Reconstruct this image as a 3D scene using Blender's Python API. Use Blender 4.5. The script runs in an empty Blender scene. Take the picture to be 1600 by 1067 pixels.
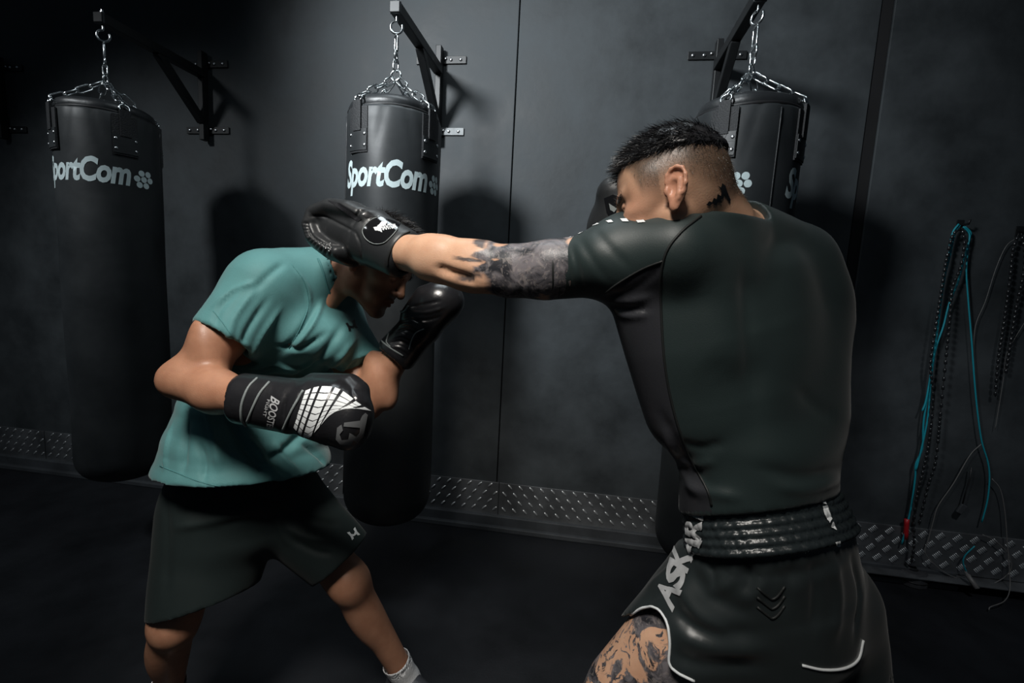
import bpy, bmesh, math, random
import numpy as np
from mathutils import Vector, Matrix
from mathutils.bvhtree import BVHTree

random.seed(7)
rng = np.random.default_rng(7)
scene = bpy.context.scene
COL = scene.collection

# ------------------------------------------------------------------ camera
FPX = 745.0
YAW, PITCH, ROLL = -0.146628, 0.125293, 0.050733
CAM = np.array([2.24268, -2.61510, 1.4367])
def cam_axes():
    cy, sy = math.cos(YAW), math.sin(YAW); cp, sp = math.cos(PITCH), math.sin(PITCH)
    f = np.array([sy*cp, cy*cp, -sp]); r = np.array([cy, -sy, 0.0]); u = np.cross(r, f)
    c, s = math.cos(ROLL), math.sin(ROLL)
    return c*r+s*u, -s*r+c*u, f
CR, CU, CF = cam_axes()
cam_data = bpy.data.cameras.new('camera')
cam_data.sensor_width = 36.0
cam_data.lens = FPX/1600*36.0
cam_data.clip_start = 0.02
cam = bpy.data.objects.new('camera', cam_data)
COL.objects.link(cam)
M = Matrix.Identity(4)
for i in range(3):
    M[i][0], M[i][1], M[i][2], M[i][3] = CR[i], CU[i], -CF[i], CAM[i]
cam.matrix_world = M
scene.camera = cam

# ------------------------------------------------------------------ world, lights, exposure
world = bpy.data.worlds.new('world'); scene.world = world
world.use_nodes = True
bg = world.node_tree.nodes['Background']
bg.inputs[0].default_value = (0.55, 0.75, 0.95, 1); bg.inputs[1].default_value = 0.024
def look_at(o, target):
    d = Vector(target)-o.location
    o.rotation_euler = d.to_track_quat('-Z', 'Y').to_euler()
def spot(name, loc, target, watts, size, angle, blend, color):
    l = bpy.data.lights.new(name, 'SPOT'); l.energy = watts; l.shadow_soft_size = size
    l.spot_size = math.radians(angle); l.spot_blend = blend; l.color = color
    o = bpy.data.objects.new(name, l); COL.objects.link(o); o.location = loc; look_at(o, target)
    return o
def area(name, loc, target, watts, sx, sy, color, spread=180):
    l = bpy.data.lights.new(name, 'AREA'); l.energy = watts; l.shape = 'RECTANGLE'; l.size = sx; l.size_y = sy
    l.color = color; l.spread = math.radians(spread)
    o = bpy.data.objects.new(name, l); COL.objects.link(o); o.location = loc; look_at(o, target)
    return o
spot('wall_spot_lamp', (0.45, -2.90, 3.20), (2.0, 0.0, 2.38), 700, 0.28, 60, 1.0, (0.92, 0.97, 1.0))
spot('ring_spot_lamp', (1.75, -3.0, 3.25), (1.85, -1.68, 1.12), 340, 0.32, 50, 1.0, (1.0, 0.95, 0.88))
spot('right_fill_spot', (3.75, -2.05, 3.1), (4.05, -0.05, 0.25), 75, 0.12, 34, 1.0, (0.95, 0.97, 1.0))  # added spot that brightens the plate treads at the right
spot('left_fill_spot', (-0.75, -2.3, 3.1), (-0.35, -0.35, 1.20), 130, 0.15, 70, 1.0, (0.92, 0.97, 1.0))  # added spot lifting the left bag and the skirting below it
area('top_fill_area', (1.7, -1.1, 3.6), (1.7, -1.1, 0), 9, 1.2, 0.5, (0.85, 0.95, 1.0), 130)  # weak fill added from above, stands for no known fixture

vs = scene.view_settings
vs.view_transform = 'Standard'; vs.look = 'None'; vs.exposure = 0.0; vs.gamma = 1.0
vs.use_curve_mapping = False

# ------------------------------------------------------------------ helpers
def at(u, v, d):
    """photo pixel + distance along the view axis -> world point"""
    return CAM + d*(CF + CR*(u-800)/FPX - CU*(v-533.5)/FPX)
def ray(u, v):
    d = CF + CR*(u-800)/FPX - CU*(v-533.5)/FPX
    return d/np.linalg.norm(d)
def on_y(u, v, Y):
    d = ray(u, v); return CAM + d*(Y-CAM[1])/d[1]
def on_z(u, v, Z):
    d = ray(u, v); return CAM + d*(Z-CAM[2])/d[2]
def tag(o, label=None, cat=None, group=None, kind=None):
    if label: o['label'] = label
    if cat: o['category'] = cat
    if group: o['group'] = group
    if kind: o['kind'] = kind
    return o
def empty(name, loc):
    o = bpy.data.objects.new(name, None); COL.objects.link(o); o.location = Vector(loc)
    o.empty_display_size = 0.1
    return o
def link(name, me, mat=None, parent=None, smooth=False):
    o = bpy.data.objects.new(name, me); COL.objects.link(o)
    if mat is not None and not me.materials: me.materials.append(mat)
    if smooth: me.polygons.foreach_set('use_smooth', [True]*len(me.polygons))
    if parent is not None:
        o.parent = parent
        w = parent_world(parent)
        o.matrix_parent_inverse = w.inverted()
    return o
def parent_world(o):
    m = o.matrix_basis.copy()
    if o.parent is not None:
        m = parent_world(o.parent) @ o.matrix_parent_inverse @ m
    return m
def bm_obj(name, bm, mat=None, parent=None, smooth=False, auto=None):
    me = bpy.data.meshes.new(name); bm.normal_update(); bm.to_mesh(me); bm.free()
    o = link(name, me, mat, parent, smooth)
    if auto is not None: sharp(me, auto)
    return o
def sharp(me, ang):
    me.polygons.foreach_set('use_smooth', [True]*len(me.polygons))
    bm = bmesh.new(); bm.from_mesh(me)
    for e in bm.edges:
        if len(e.link_faces) == 2 and e.calc_face_angle(0) > math.radians(ang): e.smooth = False
    bm.to_mesh(me); bm.free()
def np_mesh(name, V, Q):
    me = bpy.data.meshes.new(name)
    V = np.ascontiguousarray(V, dtype=np.float32); Q = np.ascontiguousarray(Q, dtype=np.int32)
    n = Q.shape[1]
    me.vertices.add(len(V)); me.vertices.foreach_set('co', V.ravel())
    me.loops.add(Q.size); me.loops.foreach_set('vertex_index', Q.ravel())
    me.polygons.add(len(Q))
    me.polygons.foreach_set('loop_start', np.arange(0, Q.size, n, dtype=np.int32))
    me.polygons.foreach_set('loop_total', np.full(len(Q), n, dtype=np.int32))
    me.update(calc_edges=True); me.validate()
    me.polygons.foreach_set('use_smooth', np.ones(len(me.polygons), dtype=bool))
    return me
def box(bm, cx, cy, cz, sx, sy, sz, rot=None, bevel=0.0):
    r = bmesh.ops.create_cube(bm, size=1.0)
    m = Matrix.Translation((cx, cy, cz)) @ (rot.to_4x4() if rot is not None else Matrix.Identity(4)) @ Matrix.Diagonal((sx, sy, sz, 1))
    bmesh.ops.transform(bm, matrix=m, verts=r['verts'])
    if bevel > 0:
        ed = list({e for v in r['verts'] for e in v.link_edges})
        bmesh.ops.bevel(bm, geom=ed, offset=bevel, segments=2, affect='EDGES', profile=0.5)
def frame(t):
    t = Vector(t).normalized()
    a = Vector((0, 0, 1)) if abs(t.z) < 0.9 else Vector((1, 0, 0))
    x = a.cross(t).normalized(); y = t.cross(x)
    return x, y, t
def tube(bm, pts, r, n=8, closed=False, caps=True):
    """round tube along points; r a number or one radius per point"""
    pts = [Vector(p) for p in pts]; N = len(pts)
    rr = [r]*N if isinstance(r, (int, float)) else list(r)
    rings = []
    x = None
    for i in range(N):
        if closed: t = pts[(i+1) % N]-pts[i-1]
        else: t = pts[min(i+1, N-1)]-pts[max(i-1, 0)]
        if t.length < 1e-9: t = Vector((0, 0, 1))
        t.normalize()
        if x is None: x = frame(t)[0]
        x = (x-t*x.dot(t))
        if x.length < 1e-6: x = frame(t)[0]
        x.normalize(); y = t.cross(x)
        rings.append([bm.verts.new(pts[i]+(x*math.cos(2*math.pi*k/n)+y*math.sin(2*math.pi*k/n))*rr[i]) for k in range(n)])
    M_ = N if closed else N-1
    for i in range(M_):
        a, b = rings[i], rings[(i+1) % N]
        for k in range(n):
            try: bm.faces.new((a[k], a[(k+1) % n], b[(k+1) % n], b[k]))
            except ValueError: pass
    if caps and not closed:
        bm.faces.new(rings[0][::-1]); bm.faces.new(rings[-1])
def smooth_path(pts, n=8, closed=False):
    """Catmull-Rom through points"""
    P = [np.asarray(p, float) for p in pts]; out = []
    N = len(P); seg = N if closed else N-1
    for i in range(seg):
        p0 = P[(i-1) % N] if closed or i > 0 else 2*P[0]-P[1]
        p1 = P[i]; p2 = P[(i+1) % N]
        p3 = P[(i+2) % N] if closed or i+2 < N else 2*P[-1]-P[-2]
        for k in range(n):
            t = k/n
            out.append(0.5*((2*p1)+(p2-p0)*t+(2*p0-5*p1+4*p2-p3)*t*t+(3*p1-p0-3*p2+p3)*t**3))
    if not closed: out.append(P[-1])
    return out
def lathe(bm, prof, n=64, cx=0, cy=0, fn=None):
    """revolve [(r,z)...] about z; fn(r,z,ang)->r"""
    rings = []
    for (r, z) in prof:
        ring = []
        for k in range(n):
            a = 2*math.pi*k/n
            q = fn(r, z, a) if fn else r
            ring.append(bm.verts.new((cx+q*math.sin(a), cy-q*math.cos(a), z)))
        rings.append(ring)
    for i in range(len(rings)-1):
        for k in range(n):
            bm.faces.new((rings[i][k], rings[i][(k+1) % n], rings[i+1][(k+1) % n], rings[i+1][k]))
    bm.faces.new(rings[0][::-1]); bm.faces.new(rings[-1])

# ------------------------------------------------------------------ materials
def sock(n, name):
    return n.inputs[name]
def mat(name, col, rough=0.5, metal=0.0, spec=0.5, var=0.0, var_scale=8.0, bump=0.0, bump_scale=60.0, sheen=0.0, coat=0.0, coat_rough=0.1, rough_var=0.0, col2=None, stretch=None):
    m = bpy.data.materials.new(name); m.use_nodes = True
    nt = m.node_tree; b = nt.nodes['Principled BSDF']
    sock(b, 'Base Color').default_value = (*col, 1)
    sock(b, 'Roughness').default_value = rough; sock(b, 'Metallic').default_value = metal
    sock(b, 'Specular IOR Level').default_value = spec
    if sheen: sock(b, 'Sheen Weight').default_value = sheen; sock(b, 'Sheen Roughness').default_value = 0.4
    if coat: sock(b, 'Coat Weight').default_value = coat; sock(b, 'Coat Roughness').default_value = coat_rough
    tc = nt.nodes.new('ShaderNodeTexCoord')
    vec = tc.outputs['Object']
    if stretch:
        mp = nt.nodes.new('ShaderNodeMapping'); mp.inputs['Scale'].default_value = stretch
        nt.links.new(vec, mp.inputs['Vector']); vec = mp.outputs['Vector']
    if var > 0 or rough_var > 0 or col2:
        nz = nt.nodes.new('ShaderNodeTexNoise'); nz.inputs['Scale'].default_value = var_scale; nz.inputs['Detail'].default_value = 6
        nz.inputs['Roughness'].default_value = 0.6
        nt.links.new(vec, nz.inputs['Vector'])
        if var > 0 or col2:
            rp = nt.nodes.new('ShaderNodeValToRGB')
            c2 = col2 if col2 else tuple(min(1, c*(1+var)) for c in col)
            c1 = col if col2 else tuple(c*(1-var) for c in col)
            rp.color_ramp.elements[0].position = 0.32; rp.color_ramp.elements[1].position = 0.68
            rp.color_ramp.elements[0].color = (*c1, 1); rp.color_ramp.elements[1].color = (*c2, 1)
            nt.links.new(nz.outputs['Fac'], rp.inputs['Fac']); nt.links.new(rp.outputs['Color'], sock(b, 'Base Color'))
        if rough_var > 0:
            mr = nt.nodes.new('ShaderNodeMapRange'); mr.inputs[1].default_value = 0.3; mr.inputs[2].default_value = 0.7
            mr.inputs[3].default_value = max(0.02, rough-rough_var); mr.inputs[4].default_value = min(1, rough+rough_var)
            nt.links.new(nz.outputs['Fac'], mr.inputs[0]); nt.links.new(mr.outputs[0], sock(b, 'Roughness'))
    if bump > 0:
        n2 = nt.nodes.new('ShaderNodeTexNoise'); n2.inputs['Scale'].default_value = bump_scale; n2.inputs['Detail'].default_value = 4
        nt.links.new(vec, n2.inputs['Vector'])
        bp = nt.nodes.new('ShaderNodeBump'); bp.inputs['Strength'].default_value = bump; bp.inputs['Distance'].default_value = 0.01
        nt.links.new(n2.outputs['Fac'], bp.inputs['Height']); nt.links.new(bp.outputs['Normal'], sock(b, 'Normal'))
    return m
MT = {}
MT['wall'] = mat('black_wall_paint', (0.040, 0.046, 0.050), 0.62, spec=0.35, var=0.36, var_scale=3.2, bump=0.10, bump_scale=22, rough_var=0.12)
MT['wall_gap'] = mat('black_gap', (0.006, 0.006, 0.007), 0.8)
MT['floor'] = mat('black_rubber_floor', (0.0085, 0.0098, 0.0125), 0.60, spec=0.3, var=0.35, var_scale=3.0, bump=0.12, bump_scale=140, rough_var=0.1)
MT['kerb'] = mat('grey_rubber_kerb', (0.045, 0.050, 0.056), 0.6, var=0.3, var_scale=7)
MT['plate'] = mat('dull_aluminium_plate', (0.20, 0.21, 0.22), 0.46, metal=0.75, var=0.3, var_scale=5, rough_var=0.12, bump=0.04, bump_scale=90)
MT['tread'] = mat('worn_aluminium_tread', (0.70, 0.72, 0.73), 0.42, metal=0.8, var=0.15, var_scale=9)
MT['steel_black'] = mat('black_powder_coat', (0.010, 0.011, 0.012), 0.45, spec=0.4, var=0.2, var_scale=12)
MT['steel_grey'] = mat('bare_grey_steel', (0.20, 0.21, 0.215), 0.6, metal=0.3, var=0.2, var_scale=20)
MT['chrome'] = mat('zinc_chain', (0.72, 0.75, 0.76), 0.22, metal=1.0, var=0.15, var_scale=60)
MT['bolt'] = mat('bolt_head', (0.75, 0.76, 0.77), 0.3, metal=1.0)
MT['bag'] = mat('black_bag_vinyl', (0.024, 0.027, 0.029), 0.48, spec=0.45, var=0.18, var_scale=5, bump=0.10, bump_scale=9, rough_var=0.08)
MT['bag_lid'] = mat('black_lid_vinyl', (0.020, 0.022, 0.024), 0.42, spec=0.5, bump=0.25, bump_scale=16)
MT['webbing'] = mat('black_webbing', (0.020, 0.021, 0.023), 0.6, spec=0.4, bump=0.3, bump_scale=220)
MT['print_white'] = mat('white_print', (0.60, 0.71, 0.72), 0.6, var=0.08, var_scale=30)
MT['rope_teal'] = mat('turquoise_rope', (0.010, 0.30, 0.38), 0.45)
MT['rope_black'] = mat('black_cord', (0.012, 0.012, 0.013), 0.5)
MT['bead_black'] = mat('black_bead', (0.015, 0.016, 0.018), 0.18, spec=0.7)
MT['wire_grey'] = mat('grey_wire', (0.16, 0.155, 0.15), 0.45)
MT['red'] = mat('red_handle', (0.45, 0.012, 0.018), 0.4)
MT['puck'] = mat('black_puck', (0.045, 0.046, 0.05), 0.30, spec=0.6)

# ------------------------------------------------------------------ setting
S = 1.4          # spacing of the wall brackets
H1, H2, ZA, ARM = 2.584, 2.221, 2.518, 0.609
bm = bmesh.new(); box(bm, 1.6, -2.2, -0.05, 9.6, 6.4, 0.1)
floor = tag(bm_obj('floor', bm, MT['floor']), 'black rubber gym floor with scuff marks', kind='structure')
bm = bmesh.new(); box(bm, 1.6, 0.06, 1.65, 9.6, 0.06, 3.3)
wall = tag(bm_obj('wall_back', bm, MT['wall_gap']), 'black painted panel wall behind the punching bags', kind='structure')
for (x0, x1, yf) in ((-3.2, 1.806, 0.0), (1.812, 3.510, 0.0), (3.565, 6.4, -0.004)):
    bm = bmesh.new(); box(bm, (x0+x1)/2, (yf+0.030)/2, 1.69, x1-x0, 0.030-yf, 3.22, bevel=0.003)
    bm_obj('panel', bm, MT['wall'], wall)
# dark vertical joint strip between the wall panels
bm = bmesh.new(); box(bm, 3.5375, 0.018, 1.69, 0.050, 0.024, 3.22)
tag(bm_obj('trim_1', bm, MT['wall_gap']), 'narrow black joint strip between wall panels', kind='structure')

# kerb and diamond plate skirting
bm = bmesh.new(); box(bm, 0.5, -0.018, 0.041, 7.4, 0.036, 0.082, bevel=0.004)
box(bm, 0.5, -0.03, 0.014, 7.4, 0.06, 0.028, bevel=0.004)
tag(bm_obj('trim_2', bm, MT['kerb']), 'dark grey rubber kerb under the diamond plate skirting', kind='structure')
base = empty('baseboard_back', (1.6, -0.004, 0.08)); tag(base, 'diamond plate aluminium skirting along the black wall', kind='structure')
TREAD_ME = None
def tread_mesh():
    bm = bmesh.new()
    n = 10; L, W, Hh = 0.036, 0.0115, 0.0045
    ring = [bm.verts.new((L*0.5*math.cos(2*math.pi*k/n), W*0.5*math.sin(2*math.pi*k/n)*(1.0), 0)) for k in range(n)]
    mid = [bm.verts.new((L*0.40*math.cos(2*math.pi*k/n), W*0.30*math.sin(2*math.pi*k/n), Hh)) for k in range(n)]
    for k in range(n): bm.faces.new((ring[k], ring[(k+1) % n], mid[(k+1) % n], mid[k]))
    bm.faces.new(mid)
    me = bpy.data.meshes.new('tread'); bm.to_mesh(me); bm.free(); me.materials.append(MT['tread'])
    me.polygons.foreach_set('use_smooth', [True]*len(me.polygons))
    return me
def tread_mesh5():
    bm = bmesh.new()
    for k in range(5):
        y = (k-2)*0.0085
        r = bmesh.ops.create_icosphere(bm, subdivisions=1, radius=1.0, matrix=Matrix.Translation((0, y, 0)) @ Matrix.Diagonal((0.019, 0.0038, 0.0048, 1)))
    me = bpy.data.meshes.new('tread'); bm.to_mesh(me); bm.free(); me.materials.append(MT['tread'])
    me.polygons.foreach_set('use_smooth', [True]*len(me.polygons))
    return me
T1, T5 = tread_mesh(), tread_mesh5()
PLATES = [(-2.9, -1.30, 'l'), (-1.294, 0.28, 'l'), (0.286, 1.823, 'l'), (1.829, 3.50, 'r'), (3.575, 4.75, 'x')]
rest = []
npart = 0
for (x0, x1, kind) in PLATES:
    front = -0.010 if kind != 'x' else -0.016
    bm = bmesh.new(); box(bm, (x0+x1)/2, front/2-0.001, 0.178, x1-x0, abs(front)-0.002, 0.197 if kind != 'x' else 0.22, bevel=0.001)
    if kind == 'x':   # the right-hand sheet is bent outwards along the floor
        box(bm, (x0+x1)/2, -0.05, 0.062, x1-x0, 0.10, 0.004)
    bm_obj('plate', bm, MT['plate'], base)
    sp = 0.062 if kind != 'x' else 0.078
    rows = (0.117, 0.164, 0.211, 0.258) if kind != 'x' else (0.108, 0.158, 0.209, 0.258)
    nx = int((x1-x0-0.03)/sp)
    for j, z in enumerate(rows):
        for i in range(nx+1):
            x = x0+0.03+i*sp+(0.5*sp if j % 2 else 0)*(1 if kind == 'x' else 1)
            if x > x1-0.018: continue
            ang = 45 if kind == 'l' else -45
            vis = -1.75 < x < 4.62
            rot = Matrix.Rotation(math.radians(90), 4, 'X')
            m = Matrix.Translation((x, front-0.0002, z)) @ rot @ Matrix.Rotation(math.radians(ang), 4, 'Z')
            # hidden behind bags and people: joined into one piece
            hid = (0.02 < x < 1.02) or (-0.95 < x < 0.02 and j == 0 and x > -0.6) or x < -1.75 or x > 4.62 or (2.78 < x < 3.50)
            if hid or npart >= 300: rest.append((m, T5 if kind == 'x' else T1))
            else:
                o = link('tread', T5 if kind == 'x' else T1, None, base)
                o.matrix_basis = m; npart += 1
bm = bmesh.new()
for m, me in rest:
    s0 = len(bm.verts); bm.from_mesh(me); bm.verts.ensure_lookup_table()
    bmesh.ops.transform(bm, matrix=m, verts=bm.verts[s0:])
o = bm_obj('tread_field', bm, MT['tread'], base, smooth=True); o['kind'] = 'stuff'

# ------------------------------------------------------------------ wall brackets
def bolt(parent, x, y, z, r=0.0085, matn='bolt'):
    bm = bmesh.new()
    prof = [(r, 0.0), (r, 0.003), (r*0.8, 0.006), (r*0.3, 0.0075)]
    lathe(bm, prof, 10)
    bmesh.ops.transform(bm, matrix=Matrix.Translation((x, y, z)) @ Matrix.Rotation(math.radians(90), 4, 'X'), verts=bm.verts)
    return bm_obj('bolt', bm, MT[matn], parent, smooth=True)
def bracket(i, label):
    x = i*S
    b = empty('wall_bracket', (x, 0, H2)); tag(b, label, 'bracket', 'bag wall brackets')
    bm = bmesh.new(); box(bm, x, -0.035, (H1+H2)/2-0.005, 0.030, 0.045, H1-H2+0.12, bevel=0.003)
    bm_obj('upright', bm, MT['steel_black'], b)
    for z, mt in ((H1, 'steel_black'), (H2, 'steel_grey' if i == 1 else 'steel_black')):
        bm = bmesh.new(); box(bm, x, -0.007, z, 0.275, 0.006, 0.038, bevel=0.0015)
        p = bm_obj('mounting_plate', bm, MT[mt], b)
        for dx in (-0.115, -0.062, 0.055, 0.108): bolt(p, x+dx, -0.010, z)
        bolt(p, x-0.028, -0.012, z+0.006, 0.007); bolt(p, x+0.026, -0.012, z+0.004, 0.007)
    a0, a1 = Vector((x, -0.05, ZA)), Vector((x, -ARM-0.02, ZA))
    bm = bmesh.new(); box(bm, x, -(0.05+ARM+0.025)/2, ZA, 0.044, ARM-0.025+0.0, 0.044, bevel=0.003)
    arm = bm_obj('arm', bm, MT['steel_black'], b)
    bm = bmesh.new(); box(bm, x, -ARM-0.014, ZA, 0.047, 0.008, 0.047, bevel=0.002)
    bm_obj('end_cap', bm, MT['steel_grey'] if i == 9 else MT['kerb'], arm)
    bm = bmesh.new()
    p0, p1 = Vector((x, -0.33, ZA-0.015)), Vector((x, -0.05, H2+0.035))
    d = p1-p0; c = (p0+p1)/2
    rot = Matrix.Rotation(math.atan2(d.z, d.y), 3, 'X')
    box(bm, c.x, c.y, c.z, 0.038, d.length, 0.038, rot=rot, bevel=0.003)
    bm_obj('brace', bm, MT['steel_black'], b)
    if i >= 0:
        bm = bmesh.new(); lathe(bm, [(0.011, ZA+0.022), (0.011, ZA+0.030), (0.006, ZA+0.032), (0.006, ZA+0.040)], 12, x, -ARM)
        bm_obj('nut', bm, MT['chrome'], b)
        # eye hook under the arm
        bm = bmesh.new()
        pts = [(x, -ARM, ZA-0.02), (x, -ARM, ZA-0.045)]
        R_ = 0.024; zc = ZA-0.045-R_
        tilt = 0.6 if i == 0 else (0.25 if i == 1 else -0.9)
        for k in range(0, 13):
            a = math.radians(90+k*25)
            pts.append((x+R_*math.cos(a)*math.cos(tilt), -ARM+R_*math.cos(a)*math.sin(tilt), zc+R_*math.sin(a)))
        tube(bm, smooth_path(pts, 3), 0.0052, 8)
        bm_obj('hook', bm, MT['chrome'], b, smooth=True)
    return b
bracket(-1, 'black steel wall bracket at the far left edge, half out of frame')
bracket(0, 'black steel wall bracket holding the left punching bag')
bracket(1, 'black steel wall bracket with a bare grey lower plate holding the middle bag')
bracket(2, 'black steel wall bracket holding the right punching bag behind the fighter\'s head')

# ------------------------------------------------------------------ chain links
def link_mesh(L, W, w, n=6, seg=5):
    """stadium link, long axis z, plane xz"""
    bm = bmesh.new(); pts = []
    h = L/2-W/2
    for k in range(seg+1):
        a = math.pi*k/seg; pts.append((W/2*math.cos(a), 0, h+W/2*math.sin(a)))
    for k in range(seg+1):
        a = math.pi+math.pi*k/seg; pts.append((W/2*math.cos(a), 0, -h+W/2*math.sin(a)))
    tube(bm, pts, w, n, closed=True)
    me = bpy.data.meshes.new('chain_link'); bm.to_mesh(me); bm.free(); me.materials.append(MT['chrome'])
    me.polygons.foreach_set('use_smooth', [True]*len(me.polygons))
    return me
LK = link_mesh(0.050, 0.024, 0.0034)
LK4 = link_mesh(0.074, 0.027, 0.0042)
LK_LONG = link_mesh(0.078, 0.030, 0.0042)
RING = link_mesh(0.046, 0.044, 0.0048, seg=9)
RECT = link_mesh(0.064, 0.020, 0.0055)
def place_link(me, parent, p, d, twist):
    o = link('chain_link', me, None, parent)
    x, y, t = frame(d)
    q = Matrix((x, y, t)).transposed().to_4x4() @ Matrix.Rotation(twist, 4, 'Z')
    o.matrix_basis = Matrix.Translation(p) @ q
    return o
def chain(parent, a, b, n, tw0=0.3, me=None, sag=0.0):
    a, b = Vector(a), Vector(b)
    d = (b-a)
    for k in range(n):
        t = (k+0.5)/n
        p = a+d*t+Vector((0, 0, -sag*4*t*(1-t)))
        dd = d+Vector((0, 0, -sag*4*(1-2*t)))
        o = place_link(me or LK4, parent, p, dd, tw0+(math.pi/2 if k % 2 else 0))
        L = dd.length/n
        o.scale = (1, 1, min(1.35, max(0.8, (L+0.010)/0.074))) if me is None else (1, 1, 1)

# ------------------------------------------------------------------ lettering
def text_bm(txt, size, shear=0.0, offset=0.0, sx=1.0, cell=None, spacing=1.0):
    """flat lettering in the xy plane, cut along a fine grid so it can be bent; centred"""
    cu = bpy.data.curves.new('t', 'FONT'); cu.body = txt; cu.size = size; cu.shear = shear; cu.offset = offset
    cu.space_character = spacing; cu.resolution_u = 3; cu.align_x = 'CENTER'; cu.align_y = 'CENTER'
    o = bpy.data.objects.new('t', cu); COL.objects.link(o)
    dg = bpy.context.evaluated_depsgraph_get(); dg.update()
    me = bpy.data.meshes.new_from_object(o.evaluated_get(dg))
    bpy.data.objects.remove(o); bpy.data.curves.remove(cu)
    bm = bmesh.new(); bm.from_mesh(me); bpy.data.meshes.remove(me)
    for v in bm.verts: v.co.x *= sx; v.co.z = 0
    bmesh.ops.remove_doubles(bm, verts=bm.verts, dist=1e-5)
    if cell: grid_cut(bm, cell)
    return bm
def grid_cut(bm, cell, axes=(0, 1)):
    for ax in axes:
        lo = min(v.co[ax] for v in bm.verts); hi = max(v.co[ax] for v in bm.verts)
        k = math.ceil(lo/cell)
        while k*cell < hi:
            co = [0, 0, 0]; no = [0, 0, 0]; co[ax] = k*cell; no[ax] = 1
            bmesh.ops.bisect_plane(bm, geom=bm.verts[:]+bm.edges[:]+bm.faces[:], plane_co=co, plane_no=no, dist=1e-6)
            k += 1
def disc(bm, x, y, r, n=18):
    vs_ = [bm.verts.new((x+r*math.cos(2*math.pi*k/n), y+r*math.sin(2*math.pi*k/n), 0)) for k in range(n)]
    bm.faces.new(vs_)

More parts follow.
